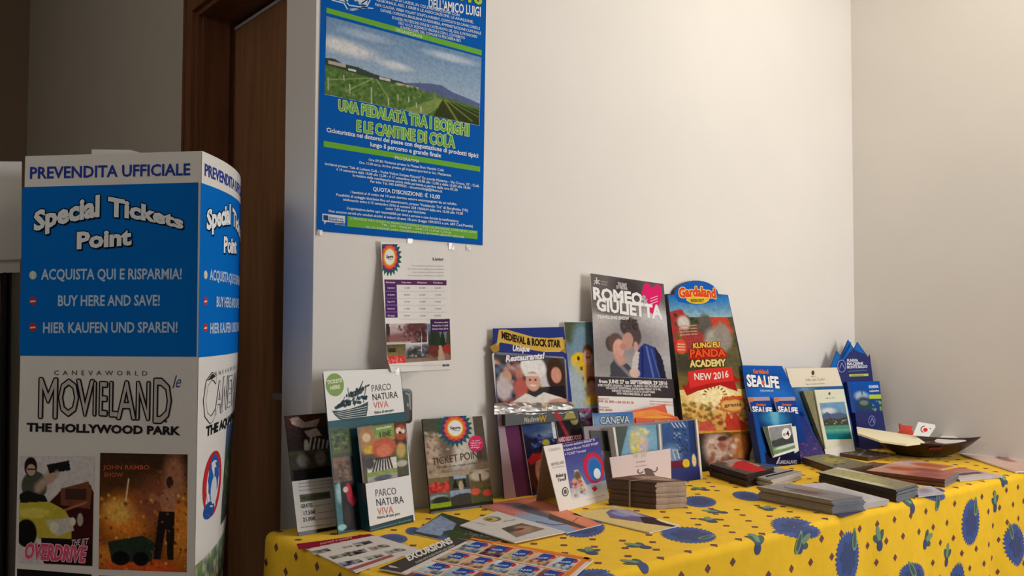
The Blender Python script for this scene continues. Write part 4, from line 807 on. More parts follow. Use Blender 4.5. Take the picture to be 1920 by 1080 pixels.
# 8 amusement park standee with arched top
S7 = Pl(2.035, 1.712, -4, 6.5)
out7 = [(1251, 551)] + [(1305 + 42 * math.cos(t), 553 + 27 * math.sin(t)) for t in np.linspace(math.pi * 1.02, math.pi * 1.98, 14)] + [(1365, 553), (1392, 682), (1414, 800), (1415, 822), (1409, 845), (1398, 868), (1297, 880), (1281, 784)]
d8 = root('standee', S7.O, 'tall orange and green amusement park standee with arched blue top and red ribbon', 'display stand')
n7 = len(out7)
slab('body_panel', out7, S7, .02, MBLK, d8, (n7 - 2, n7 - 3))
a = Art(S7, d8)
a.pic([(1252, 553), (1365, 553), (1412, 812), (1284, 814)], [('g', (70, 80, 60), (150, 110, 50)), ('G', 0, 0, 1, .16, (30, 110, 190), (150, 180, 190)), ('p', [(0, .12), (.2, .1), (.3, .2), (.1, .4), (0, .42)], (176, 60, 56)), ('b', 90, 0, 1, .14, .55, .035, [(60, 80, 50), (90, 100, 66), (150, 70, 60), (44, 60, 44), (110, 96, 80)]), ('e', .2, .2, .1, .05, (206, 200, 190), .4), ('p', [(.12, .28), (.5, .26), (.54, .4), (.16, .42)], (166, 62, 60)), ('p', [(.08, .26), (.13, .26), (.2, .5), (.14, .5)], (120, 110, 50)),
      ('p', [(.62, .16), (.92, .16), (.98, .28), (.66, .27)], (196, 70, 50)), ('e', .55, .22, .1, .08, (96, 90, 84), .4), ('e', .66, .34, .16, .1, (170, 164, 150), .5), ('e', .8, .3, .14, .1, (150, 140, 130), .4), ('e', .3, .5, .4, .08, (70, 66, 50), .6), ('e', .8, .5, .25, .08, (96, 90, 60), .6), ('G', .0, .68, 1, 1, (236, 206, 130), (206, 150, 60)), ('e', .5, .72, .35, .1, (250, 232, 176), .7), ('b', 60, .02, .45, .78, .95, .03, [(150, 110, 50), (96, 110, 56), (120, 80, 44), (176, 130, 60)]), ('b', 50, .5, 1, .8, .98, .03, [(170, 80, 56), (120, 60, 50), (150, 110, 60)]),
      ('p', [(.62, .92), (.66, .84), (.72, .9), (.78, .82), (.84, .9), (.9, .92), (.9, 1), (.62, 1)], (190, 60, 44)), ('p', [(.2, 1), (.24, .92), (.4, .9), (.5, 1)], (196, 84, 70)), ('r', 0, .98, 1, 1, (206, 150, 60)), ('n', .09, 1)], 1)
a.poly([(1263, 553)] + [(1305 + 41 * math.cos(t), 552 + 25 * math.sin(t)) for t in np.linspace(math.pi, math.pi * 2, 14)] + [(1345, 553), (1340, 566), (1306, 572), (1272, 566)], (26, 96, 190), 2, 'emblem')
a.ell(1308, 560, 22, 10, (226, 196, 60), 3)
a.text((1273, 558), (1342, 559), 17, 'Gardaland', (226, 74, 34), 'x', z=8, out=(250, 214, 130), ow=1.4, warp=lambda t: -3 * math.sin(t * math.pi)); a.text((1295, 566), (1320, 566), 5, 'RESORT', (150, 110, 30), 'x', z=8)
a.ell(1277, 650, 10, 14, (226, 84, 50), 4, rot=-8)
for k in range(3): a.text((1270, 647 + 5 * k), (1284, 647 + 5 * k), 2.6, 'SPECIAL', (250, 226, 200), 'b', z=7)
for k in range(4): a.text((1272 + .8 * k, 613 + 5.4 * k), (1306 + .8 * k, 611 + 5.4 * k), 3, 'Biglietti adulto e bambino', (236, 176, 160), 'b', z=7)
a.text((1299, 653), (1350, 650), 9, 'KUNG FU', (240, 196, 70), 'x', z=8, out=(120, 40, 20), ow=1)
a.poly([(1290, 674), (1294, 655), (1354, 652), (1364, 668), (1360, 671)], (196, 40, 26), 5, 'emblem'); a.text((1293, 670), (1360, 668), 14, 'PANDA', (236, 86, 40), 'x', z=8, out=(110, 24, 14), ow=1.2)
a.text((1294, 688), (1360, 686), 12, 'ACADEMY', (236, 214, 130), 'x', z=8, out=(90, 60, 30), ow=1.3)
a.poly([(1278, 722), (1288, 742), (1308, 733), (1350, 722), (1383, 734), (1377, 716), (1391, 714), (1370, 701), (1352, 705), (1320, 700), (1295, 700), (1288, 722)], (176, 34, 32), 4, 'ribbon')
a.poly([(1289, 697), (1325, 691), (1372, 688), (1376, 714), (1330, 719), (1293, 728)], (222, 52, 46), 5, 'ribbon')
a.text((1301, 712), (1366, 707), 12, 'NEW 2016', (246, 232, 226), 'b', z=9, warp=lambda t: 2 * math.sin(t * math.pi))
for k in range(9): t = math.pi * (1.05 + .9 * k / 8); a.line((1340 + 17 * math.cos(t), 742 + 14 * math.sin(t)), (1340 + 23 * math.cos(t), 742 + 19 * math.sin(t)), 2.5, (150, 96, 50), 3)
a.ell(1374, 758, 26, 16, (206, 120, 60), 3, n=24, teeth=1, amp=.08); a.ell(1374, 759, 22, 11, (226, 176, 100), 4); a.text((1354, 751), (1394, 749), 7, 'HALLOWEEN', (214, 80, 40), 'x', z=8); a.text((1358, 763), (1390, 761), 6, 'gratis', (120, 70, 40), 'b', z=8)
a.pic([(1284, 814), (1412, 808), (1405, 864), (1297, 878)], [('g', (84, 60, 44), (60, 44, 40)), ('e', .1, .5, .2, .6, (50, 40, 34), .5), ('e', .45, .5, .2, .5, (200, 176, 160), .6), ('e', .55, .4, .06, .2, (170, 110, 90), .4), ('e', .55, .2, .08, .08, (90, 50, 40), .4), ('e', .8, .5, .15, .5, (176, 110, 56), .5), ('b', 30, .3, .8, .2, 1, .05, [(220, 200, 186), (150, 90, 70), (190, 150, 130)]), ('n', .1, 1)], 1)
a.done()
# 9 tray block and water park counter box
SC = Pl(1.735, 1.652, -3, 6)
SCb = SC.fwd(-.03)
d9 = root('leaflet_display', SC.O, 'low water park counter box holding blue leaflets below the romeo poster', 'display stand')
slab('back_panel', [(1094, 800), (1150, 796), (1240, 790), (1305, 786), (1313, 880), (1106, 903)], SCb, .003, mat('lilac_board', (150, 140, 146), .5, .3, noise=.04), d9, (4, 5))
slab('dark_window', [(1106, 807), (1139, 808), (1143, 846), (1112, 840)], SCb.fwd(.0035), .001, MBLK, d9)
a = Art(SCb, d9); a.text((1109, 824), (1134, 822), 3, 'take one', (120, 110, 110)); a.done()
sl = [(1149, 800), (1240, 793), (1307, 786), (1316, 896), (1245, 902), (1160, 908)]
slab('base_lip', [(1158, 886), (1245, 880), (1315, 874), (1316.5, 897), (1245, 903), (1161, 909)], SC.fwd(.010), .0015, MNAVY, d9, (3, 4, 5))
slab('end_strip', [(1304, 786), (1307.5, 786), (1317.5, 897), (1314, 897)], SC.fwd(.012), .04, MBRD, d9, (2, 3))
slab('divider', [(1149, 801), (1153, 801), (1161, 860), (1157, 860)], SC.fwd(.003), .02, MBRD, d9)
slab('divider', [(1235, 795), (1239, 795), (1242, 845), (1238, 845)], SC.fwd(.003), .02, MBRD, d9)
SL = SC.fwd(-.004)
o = sheet('leaflet', SL, [(1153, 800), (1235, 796), (1246, 892), (1163, 897)], .004, MPAP, 'pale blue splash leaflet with yellow inflatables at left in the water park box', 'leaflet')
a = Art(SL, o, MPG)
a.pic([(1153, 800), (1235, 796), (1246, 892), (1163, 897)], [('g', (110, 160, 190), (150, 180, 200)), ('p', [(0, 0), (.3, 0), (.05, .6), (0, .6)], (70, 84, 76)), ('e', .5, .3, .2, .28, (200, 196, 150), .6), ('e', .42, .42, .12, .16, (226, 206, 90), .4), ('e', .6, .4, .1, .18, (210, 180, 190), .5), ('b', 40, .35, .75, .05, .6, .04, [(226, 226, 190), (190, 200, 220), (230, 210, 120), (176, 190, 200)]), ('e', .85, .4, .14, .3, (130, 176, 200), .5), ('n', .05, 1)], 1); a.done()
SR = SC.fwd(.006)
o = sheet('leaflet', SR, [(1240, 794), (1304, 787), (1313, 874), (1316, 892), (1247, 897)], .004, MPAP, 'dark blue leaflet with looping ride at right end of the water park box', 'leaflet', ground=(3, 4))
a = Art(SR, o, MPG)
a.pic([(1240, 794), (1304, 787), (1314, 892), (1247, 897)], [('g', (50, 90, 150), (36, 60, 120)), ('e', .2, .6, .3, .2, (110, 140, 180), .7), ('r', .78, 0, .96, .8, (26, 52, 110)), ('b', 50, .3, .7, .08, .6, .03, [(40, 50, 76), (170, 170, 176), (26, 32, 54), (110, 110, 126)]), *[('l', .3 + .1 * k, .02, .38 + .1 * k, .1, .01, (220, 224, 230)) for k in range(4)], *[('l', .15 + .12 * k, .5, .2 + .12 * k, .66, .012, (210, 216, 226)) for k in range(3)], ('r', 0, .7, .66, .84, (110, 26, 50)), ('e', .62, .76, .1, .08, (236, 196, 40), .1), ('r', 0, .84, .8, 1, (24, 24, 36)), ('e', .85, .72, .06, .12, (236, 206, 150), .3), ('p', [(.72, .86), (.95, .84), (.98, 1), (.7, 1)], (236, 226, 206)), ('n', .07, 1)], 1)
a.text((1262, 888), (1280, 886), 3, 'ENJOY THE SHOW', (230, 226, 226), 'b'); a.text((1262, 894), (1290, 891.5), 3.6, 'Rescue', (240, 240, 240), 'b'); a.done()
# header leaflets above the box
SH = SC.fwd(-.042)
o = sheet('leaflet', SC.fwd(-.04), [(1111, 775), (1186, 772), (1190, 797), (1192, 845), (1120, 852), (1113, 800)], .003, MPAP, 'sky blue leaflet with white curly title standing behind the water park box', 'leaflet', ground=())
a = Art(SC.fwd(-.04), o); a.pic([(1111, 775), (1186, 772), (1190, 797), (1114, 801)], [('g', (70, 120, 190), (120, 150, 190)), ('e', .3, .6, .4, .4, (130, 160, 200), .8), ('n', .05, 1)], 1)
a.text((1125, 795), (1180, 793), 13, 'CANEVA', (206, 212, 206), 'b', out=(60, 84, 120), ow=1, z=7); a.text((1137, 800), (1166, 799), 2.6, 'THE AQUAPARK', (220, 224, 226)); a.done()
ORL = mat('orange_paper', (240, 140, 40), .4, .4, noise=.08, nscale=20); ORR = mat('red_orange_paper', (226, 84, 46), .4, .4, noise=.1, nscale=20)
for k, (q, m_, d_, lb) in enumerate(([[(1172, 773), (1247, 758), (1252, 776), (1256, 840), (1180, 845)], ORR, -.052, 'red orange leaflet fanned out rearmost behind the water park box'], [[(1172, 775), (1225, 767), (1262, 778), (1262, 842), (1182, 846)], ORL, -.048, 'plain orange leaflet fanned out in middle behind the water park box'], [[(1192, 784), (1240, 777), (1270, 781), (1276, 790), (1276, 840), (1196, 842)], ORR, -.044, 'red orange leaflet with small white title in front behind the water park box'])):
    o = sheet('leaflet', SC.fwd(d_), q, .0015, m_, lb, 'leaflet', 'orange leaflets behind the water park box', ground=())
    if k == 2: a = Art(SC.fwd(d_), o); a.text((1228, 792), (1262, 791), 4, 'Natura Viva', (240, 220, 200), 'b'); a.poly([(1192, 783), (1236, 778), (1268, 783), (1230, 785)], (246, 170, 70), 1); a.done()
# white card in front of the box, with a horned goat print
SW = SC.fwd(.024)
o = sheet('counter_card', SW, [(1143, 858), (1257, 841), (1258, 894), (1152, 906)], .002, MPAP, 'plain white card with grey goat drawing behind the banded bundle', 'card')
a = Art(SW, o)
a.poly([(1143, 858), (1257, 841), (1258, 894), (1152, 906)], (226, 208, 210), 0)
a.poly([(1207, 879), (1214, 877.5), (1222, 880), (1225, 886), (1230, 895), (1213, 897), (1210, 889)], (110, 96, 98), 2, 'drawing')
for q in (((1197, 880), (1195, 885), (1200, 888), (1206, 884)), ((1222, 883), (1228, 885), (1233, 879), (1231, 876))):
    for i in range(3): a.line(q[i], q[i + 1], 2.2, (110, 96, 98), 2, 'drawing')
a.text((1185, 860), (1212, 857), 9, 'W W', (206, 196, 184), 'r', slant=.3); a.text((1192, 868), (1210, 866), 4, 'sommer', (170, 160, 160), 'r', slant=.3); a.text((1190, 876), (1212, 873), 3, 'marmellate', (180, 170, 170), 'r', slant=.3); a.done()
# 10 tent card
ST = pl_from((1050, 962), (1138, 938), 15)
d10 = root('tent_card', ST.O, 'folded purple and white tent card with bullet text in front of restaurant display', 'sign')
qT = [(1019, 837), (1123, 820), (1142, 937), (1050, 962)]
Pt = [ST.at(*p) for p in qT]; Pt[2], Pt[3] = ST.ground(Pt[2]), ST.ground(Pt[3])
mk('front_leaf', *extrude([Pt[3], Pt[2], Pt[1], Pt[0]], -ST.N * .0012), MPAP, d10)
back = np.array([1.418, 1.668, TZ]); bb = back + ST.U * np.linalg.norm(Pt[2] - Pt[3])
back[2] = bb[2] = TZ + .0006
kb = (Pt[1] - Pt[0]); mk('back_leaf', *extrude([back, Pt[0] - ST.N * .0014, Pt[1] - ST.N * .0014, bb], -ST.Nh * .0012), MKRAFT, d10)
a = Art(ST, d10)
a.poly([(1019, 837), (1054, 831.5), (1072, 930), (1137, 915), (1141, 936), (1050, 961)], (236, 228, 224), 0)
a.pic([(1054, 831.5), (1123, 820), (1139, 921), (1072, 938)], [('g', (66, 60, 130), (110, 130, 190)), ('G', 0, .8, 1, 1, (170, 180, 200), (226, 222, 224)), ('p', [(.08, .92), (.2, .5), (.3, .5), (.5, .88)], (210, 206, 190)), ('e', .26, .62, .09, .1, (110, 90, 70), .4), ('e', .16, .74, .09, .1, (220, 150, 140), .4), ('e', .3, .76, .08, .1, (226, 160, 150), .4), ('b', 30, .05, .4, .66, .95, .04, [(200, 110, 110), (230, 190, 180), (110, 80, 80), (160, 190, 190)]), ('n', .04, 1)], 1)
# round badge in the mascot's place: red ring with a blue and white centre
a.ell(1113, 877, 19, 29, (206, 44, 60), 4, n=30, rot=-10); a.ell(1114, 879, 14, 23.5, (96, 100, 176), 5, n=30, rot=-10); a.ell(1116, 881, 11, 20, (44, 110, 180), 6, n=24, rot=-10, teeth=1, amp=.07); a.ell(1119, 888, 6.5, 10, (226, 228, 236), 7, rot=-8)
a.poly([(1109, 915), (1116, 911), (1120, 917), (1114, 922)], (214, 44, 60), 6, 'emblem')
for k, t in enumerate(('Sconto esclusivo BIGLIETTI', 'Salta la fila con TICKET POINT', 'TICKET Terminal')): a.text((1060 + 1.2 * k, 837.5 + 8 * k), ((1115, 1122, 1098)[k], (826, 832.5, 846)[k] + .6), 4.2, t, (216, 206, 230), 'b', slant=.1); a.ell(1057.5 + 1.2 * k, 836 + 8 * k, 1.2, 1.4, (216, 206, 230))
a.text((1028, 847), (1051, 843), 5, 'CANEVA', (206, 200, 196), 'b'); a.text((1034, 874), (1058, 869), 5.5, 'MOVIELAND', (180, 176, 170), 'b'); a.text((1035, 879), (1058, 875), 2.4, 'THE HOLLYWOOD PARK', (150, 146, 140)); a.text((1042, 896), (1056, 893), 6.5, 'Medieval', (96, 90, 88), 'b', slant=.2); a.text((1045, 904), (1061, 900), 6, 'Times', (96, 90, 88), 'b', slant=.2); a.line((1060, 898), (1059, 888), 2.6, (60, 56, 56))
a.ell(1059.5, 922, 6.2, 8.8, (60, 56, 56), 3); a.ell(1059.5, 922, 4.6, 7, (226, 220, 216), 4); a.ell(1059.5, 922, 3, 4.6, (110, 104, 100), 5); a.line((1098, 938), (1134, 928), .5, (170, 160, 160))
a.done()
# 11 aquarium display
S8 = pl_from((1432, 862 + 3), (1503, 879), 10)
S8 = Pl(2.315, 1.665, -8, 9)
d11 = root('leaflet_display', S8.O, 'deep blue aquarium display with white wavy title and jellyfish', 'display stand')
slab('back_panel', [(1391, 685), (1466, 686), (1500, 765), (1546, 850), (1536, 862), (1420, 872)], S8, .003, MBLUE, d11, (4, 5))
def sealife(a, x, y, w_, h, z=7):
    k = w_ / 60.; a.text((x, y), (x + w_ * .5, y + 1 * k), h, 'SEA', (244, 246, 250), 'x', h2=h * .9, z=z, out=(10, 40, 100), ow=1 * k); a.text((x + w_ * .53, y + 1 * k), (x + w_, y + 3.4 * k), h * .95, 'LiFE', (244, 246, 250), 'x', z=z, out=(10, 40, 100), ow=1 * k)
    a.ell(x + w_ * .49, y - h * .3, w_ * .05, h * .2, (226, 110, 50), z + 2); a.text((x + w_ * .18, y - h * 1.15), (x + w_ * .66, y - h * 1.1), h * .36, 'Gardaland', (236, 110, 50), 'x', z=z)
a = Art(S8, d11)
a.pic([(1391, 685), (1466, 686), (1510, 780), (1409, 778)], [('g', (24, 90, 180), (16, 60, 140)), ('e', .5, .6, .5, .3, (40, 110, 200), .8), ('n', .03, 2)], 1)
sealife(a, 1401, 724, 60, 21); a.text((1425, 734), (1450, 734.5), 3.4, 'AQUARIUM', (190, 214, 240), 'b')
a.pic([(1466, 772), (1503, 772), (1545, 850), (1500, 864)], [('g', (30, 50, 130), (80, 66, 120)), ('e', .45, .3, .2, .12, (200, 160, 140), .5), ('e', .35, .62, .12, .08, (190, 60, 90), .4), ('b', 30, .1, .9, .5, 1, .05, [(150, 110, 150), (96, 80, 140), (200, 90, 110), (60, 60, 120)]), ('e', .3, .06, .1, .06, (170, 180, 220), .5), ('n', .08, 1)], 1)
a.done()
S8l = S8.fwd(.016)
for k, x in enumerate((1403, 1451)):
    q = [(x, 745), (x + 39, 743), (x + 50, 786), (x + 10, 790), ]
    q = [(x, 745), (x + 39, 744), (x + 62, 830), (x + 22, 832)]
    o = sheet('leaflet', S8l, q, .004, MPAP, ('blue aquarium leaflet left one of the pair in the deep blue display', 'blue aquarium leaflet right one of the pair in the deep blue display')[k], 'leaflet', 'aquarium leaflets in the blue display', ground=())
    a = Art(S8l, o); a.poly([q[0], q[1], (x + 41, 751), (x + 2, 752)], (176, 160, 170), 1); a.pic([(x + 2, 752), (x + 41, 751), (x + 62, 830), (x + 22, 832)], [('g', (26, 70, 160), (24, 60, 130)), ('n', .03, 1)], 1)
    a.ell(x + 5, 750, 5, 4, (226, 120, 70), 2); sealife(a, x + 8, 773, 37, 11); a.done()
S8f = S8.fwd(.03)
qf = [(1411, 772), (1491, 773), (1503, 878), (1428, 868)]
pocket('pocket', qf, S8f, .026, MBLUE, d11)
a = Art(S8f, d11)
a.pic(qf, [('g', (22, 64, 130), (18, 26, 66)), ('p', [(0, 0), (.08, 0), (.2, 1), (0, 1)], (24, 80, 160)), ('e', .5, .12, .3, .16, (50, 130, 180), .8), ('e', .5, 0, .1, .3, (110, 180, 210), .8), ('G', .12, .78, 1, 1, (24, 24, 56), (24, 24, 56)), ('n', .04, 1)], 1)
a.text((1459, 870), (1495, 869), 6.5, 'GARDALAND', (180, 184, 206), 'b'); a.line((1456, 870), (1462, 857), 2.4, (190, 194, 214)); a.done()
S8t = S8.fwd(.042)
for k, dd, q in ((1, .036, [(1480, 800), (1492, 799), (1498, 845), (1490, 850)]), (0, .042, [(1431, 800), (1484, 794), (1494, 844), (1450, 858)])):
    SS = S8.fwd(dd); o = sheet('flyer', SS, q, .003, MPAP, ('small white flyer with round price badge on front of the aquarium display', 'small white flyer half hidden behind the price flyer')[k], 'flyer', 'small flyers on the aquarium display', ground=())
    if k == 0:
        a = Art(SS, o); a.pic([(1441, 802), (1483, 796), (1491, 840), (1451, 853)], [('g', (150, 150, 160), (120, 130, 126)), ('p', [(0, .5), (1, .42), (1, .8), (0, .72)], (70, 74, 76)), ('p', [(0, .78), (1, .76), (1, 1), (0, 1)], (110, 150, 110)), ('e', .6, .82, .5, .06, (206, 220, 206), .5), ('n', .06, 1)], 1); a.poly([(1431, 800), (1439, 799), (1452, 857), (1446, 852)], (90, 100, 80), 1)
        a.ell(1474, 813, 8.5, 10.5, (240, 238, 236), 4); a.text((1468, 818), (1474, 817), 5, '€', (40, 40, 40), 'r', z=7); a.text((1474, 818), (1480, 816.5), 9, '4', (40, 40, 40), 'b', z=7); a.done()
# 12 white-topped spa display
S9 = Pl(2.575, 1.672, -8, 11)
d12 = root('leaflet_display', S9.O, 'white headed spa display with blue body between aquarium and mountain stands', 'display stand')
slab('back_panel', [(1473.5, 691), (1569, 689), (1581, 724), (1606, 834), (1604, 846), (1511, 857), (1484, 728)], S9, .003, MBLUE, d12, (4, 5))
a = Art(S9, d12)
a.poly([(1473.5, 691), (1569, 689), (1580, 723.5), (1483.5, 726.5)], (236, 226, 206), 1)
a.ell(1524, 699, 3, 4.4, (90, 76, 60), 3); a.text((1510, 715), (1547, 713), 5, 'Villa dei Cedri', (176, 150, 110), 'r'); a.text((1520, 707), (1530, 706.5), 2, 'PARCO', (150, 130, 110)); a.text((1511, 722), (1546, 720), 3, 'Parco Termale del Garda', (170, 160, 140))
a.pic([(1483.5, 727), (1580, 724), (1604, 846), (1511, 857)], [('g', (50, 100, 150), (50, 110, 130)), ('e', .25, .15, .2, .2, (110, 150, 190), .8), ('e', .1, .5, .15, .4, (40, 80, 140), .7), ('n', .05, 2)], 1); a.done()
S9l = S9.fwd(.024)
MOL = mat('olive_pages', (132, 130, 96), .5, .3, noise=.12, nscale=80)
o = sheet('leaflet', S9.fwd(.018), [(1506, 733), (1545, 731), (1580, 838), (1546, 842)], .014, MOL, 'olive edged leaflets pressed together behind the lake leaflet', 'leaflet', ground=())
o['label'] = 'thick olive edged leaflet standing behind the lake leaflet in spa display'
o = sheet('leaflet', S9l, [(1527, 731), (1582, 729.5), (1603, 842), (1550, 852)], .004, MPAP, 'cream framed leaflet with turquoise lake picture in the spa display', 'leaflet')
a = Art(S9l, o)
a.poly([(1527, 731), (1582, 729.5), (1603, 842), (1550, 852)], (226, 226, 206), 0); a.ell(1555, 738, 2, 3, (110, 96, 80), 3); a.text((1548, 748), (1565, 747), 2.6, 'Villa dei Cedri', (170, 150, 120))
a.pic([(1536, 756), (1583, 753), (1597, 823), (1551, 824)], [('g', (120, 160, 200), (70, 110, 110)), ('e', .3, .22, .3, .08, (206, 214, 224), .6), ('p', [(0, .35), (.2, .25), (.4, .32), (.7, .28), (1, .34), (1, .5), (0, .5)], (86, 100, 130)), ('p', [(0, .48), (.3, .42), (.6, .46), (1, .4), (1, .62), (0, .62)], (66, 72, 60)), ('b', 20, .1, .9, .48, .58, .03, [(200, 190, 170), (90, 96, 70), (190, 176, 150)]), ('r', 0, .63, 1, .74, (84, 150, 130)), ('G', 0, .74, 1, .86, (110, 176, 150), (50, 130, 140)), ('r', 0, .86, 1, 1, (24, 120, 130)), ('n', .05, 1)], 2); a.done()
slab('front_lip', [(1546, 842), (1600, 832), (1603, 846), (1549, 856)], S9.fwd(.03), .0015, MBRD, d12, (2, 3))
# 13 mountain shaped display
S10 = Pl(2.80, 1.715, -14, 7)
d13 = root('leaflet_display', S10.O, 'dark blue cardboard display cut as mountain peaks in the room corner', 'display stand')
mt = [(1557, 690), (1569, 657.5), (1576.5, 667), (1590.5, 637), (1601.5, 654), (1608, 641), (1628, 670), (1631, 664.5), (1637, 713), (1652, 818), (1590, 826), (1566, 770)]
slab('back_panel', mt, S10, .003, MNAVY, d13, (9, 10))
a = Art(S10, d13)
for q in ([(1557, 690), (1569, 657.5), (1576, 668), (1566, 690)], [(1572, 688), (1590.5, 637.5), (1600, 654), (1590, 664)], [(1601.5, 655), (1608, 641.5), (1622, 664), (1610, 660)]): a.poly(q, (30, 110, 196), 1)
for k in range(8): a.line((1566 + 3 * k, 690 - 4 * k), (1574 + 3 * k, 678 - 5.2 * k), 2.2, (40, 96, 180), 1)
a.ell(1578, 686.5, 8.2, 12, (150, 156, 196), 3); a.ell(1578, 686.5, 6.8, 10.4, (44, 54, 124), 4); a.line((1574, 691), (1578, 680), 1.4, (150, 156, 196), 6); a.line((1578, 680), (1583, 691), 1.4, (150, 156, 196), 6)
for k, (t, x1) in enumerate((('FUNIVIA', 1608.5), ('MALCESINE', 1618), ('MONTE BALDO', 1626.5))): a.text((1588, 678.4 + 6.3 * k), (x1, 678 + 5.7 * k), 4.8, t, (222, 226, 240), 'x')
a.line((1590, 696.5), (1626, 694), 1, (120, 130, 190)); a.poly([(1592, 702), (1628, 700.5), (1628, 705), (1592, 706)], (206, 216, 90), 3); a.text((1596, 705), (1620, 704), 2.4, 'www.funiviedelbaldo.it', (50, 60, 110)); a.done()
S10l = S10.fwd(.016)
o = sheet('leaflet', S10l, [(1588, 716), (1649, 714.5), (1657, 800), (1604, 812)], .012, MBLUE, 'bright blue cable car leaflet with lime stripe in the mountain display', 'leaflet', ground=())
a = Art(S10l, o)
a.pic([(1594, 716), (1649, 714.5), (1655, 775), (1606, 776)], [('g', (20, 90, 190), (40, 70, 130)), ('e', .3, .45, .25, .15, (170, 190, 214), .6), ('e', .35, .7, .25, .22, (56, 76, 84), .4), ('e', .35, .66, .16, .08, (120, 140, 140), .5), ('l', .3, .0, .34, .4, .02, (60, 80, 110)), ('r', .58, .42, 1, .54, (196, 214, 60)), ('b', 14, .65, 1, .6, .9, .04, [(170, 196, 70), (60, 90, 100)]), ('n', .05, 1)], 1)
a.text((1629, 728), (1647, 727), 5, 'FUNIVIA', (230, 236, 246), 'x'); a.text((1630, 735), (1648, 734), 4, 'malcesine', (230, 236, 246), 'b'); a.done()
qf = [(1603, 774), (1655, 772), (1663, 812), (1610, 822)]
S10f = S10.fwd(.03); pocket('pocket', qf, S10f, .026, MNAVY, d13)
a = Art(S10f, d13); a.ell(1634.5, 789, 6.5, 10, (130, 136, 190), 3); a.ell(1634.5, 789, 5.2, 8.4, (44, 54, 124), 4); a.line((1631, 793), (1635, 783), 1.3, (150, 156, 196), 6); a.line((1635, 783), (1638.5, 793), 1.3, (150, 156, 196), 6); a.done()

# ------------------------------------------------------------------ leaflets lying flat on the cloth
def flatleaf(q, h, t, m, label, ops=None, art=None, group=None, cat='leaflet', bend=None, name='leaflet'):
    P = [tab(*p, h) for p in q]
    if len(q) == 4:
        n = 8; G, Fc = [], []
        for j in range(n + 1):
            for i in range(n + 1):
                u, v = i / n, j / n; p = (P[0] * (1 - u) + P[1] * u) * (1 - v) + (P[3] * (1 - u) + P[2] * u) * v
                G.append(p)
        top = np.array(G)
        V = np.concatenate([top, top - ZV * t]); N1 = (n + 1) ** 2
        for j in range(n):
            for i in range(n):
                a0 = j * (n + 1) + i; f = (a0, a0 + n + 1, a0 + n + 2, a0 + 1); Fc += [f, tuple(x + N1 for x in f[::-1])]
        ed = [i for i in range(n + 1)] + [(j + 1) * (n + 1) + n for j in range(n)] + [n * (n + 1) + i for i in range(n - 1, -1, -1)] + [j * (n + 1) for j in range(n - 1, 0, -1)]
        for k in range(len(ed)): a0, b0 = ed[k], ed[(k + 1) % len(ed)]; Fc.append((a0, b0, b0 + N1, a0 + N1))
        o = mk(name, V, Fc, m)
    tag(o, label, cat, group)
    if ops or art:
        a = Art(Flat(h), o)
        if ops: a.pic(q, ops, 1)
        if art: art(a)
        a.done()
    return o
Z0 = .0012
# red and white picture leaflet at the left end
def art_a(a):
    q = [(560, 1031), (705, 1003.5), (790, 1029), (667, 1073)]
    a.poly([(556, 1020), (560, 1031), (705, 1003.5), (690, 1003)], (150, 26, 50), 2)
    for x, y, w_, c in ((580, 1035, 42, (96, 92, 80)), (640, 1026, 22, (150, 146, 130)), (660, 1020, 40, (70, 70, 72)), (615, 1044, 38, (120, 120, 100)), (645, 1037, 46, (60, 54, 54)), (688, 1027, 44, (150, 140, 126)), (634, 1056, 48, (60, 60, 90)), (682, 1045, 40, (130, 130, 110)), (718, 1034, 44, (160, 156, 150))):
        a.pic([(x, y), (x + w_ * .8, y - w_ * .16), (x + w_, y - w_ * .05), (x + w_ * .25, y + w_ * .14)], [('g', tuple(min(255, k + 50) for k in c), c), ('b', 14, 0, 1, .2, 1, .12, [c, tuple(k // 2 for k in c), (180, 180, 176)]), ('n', .1, 1)], 3)
    a.poly([(650, 1068), (658, 1071), (740, 1043), (733, 1040)], (170, 90, 90), 2)
    a.text((740, 1016), (765, 1022), 3, 'tutte le domeniche', (130, 130, 150)); a.text((600, 1022), (660, 1010), 4, 'mercati e mostre', (226, 160, 170), 'b', z=7)
flatleaf([(557, 1021), (693, 1001), (790, 1031), (667, 1073)], .0022, .0014, MPAP, 'white leaflet with small photographs and red edge hanging over left table end', [('f', (222, 212, 206)), ('p', [(0, 0), (1, 0), (1, .1), (0, .17)], (150, 26, 50)), ('n', .01, 1)], art_a)
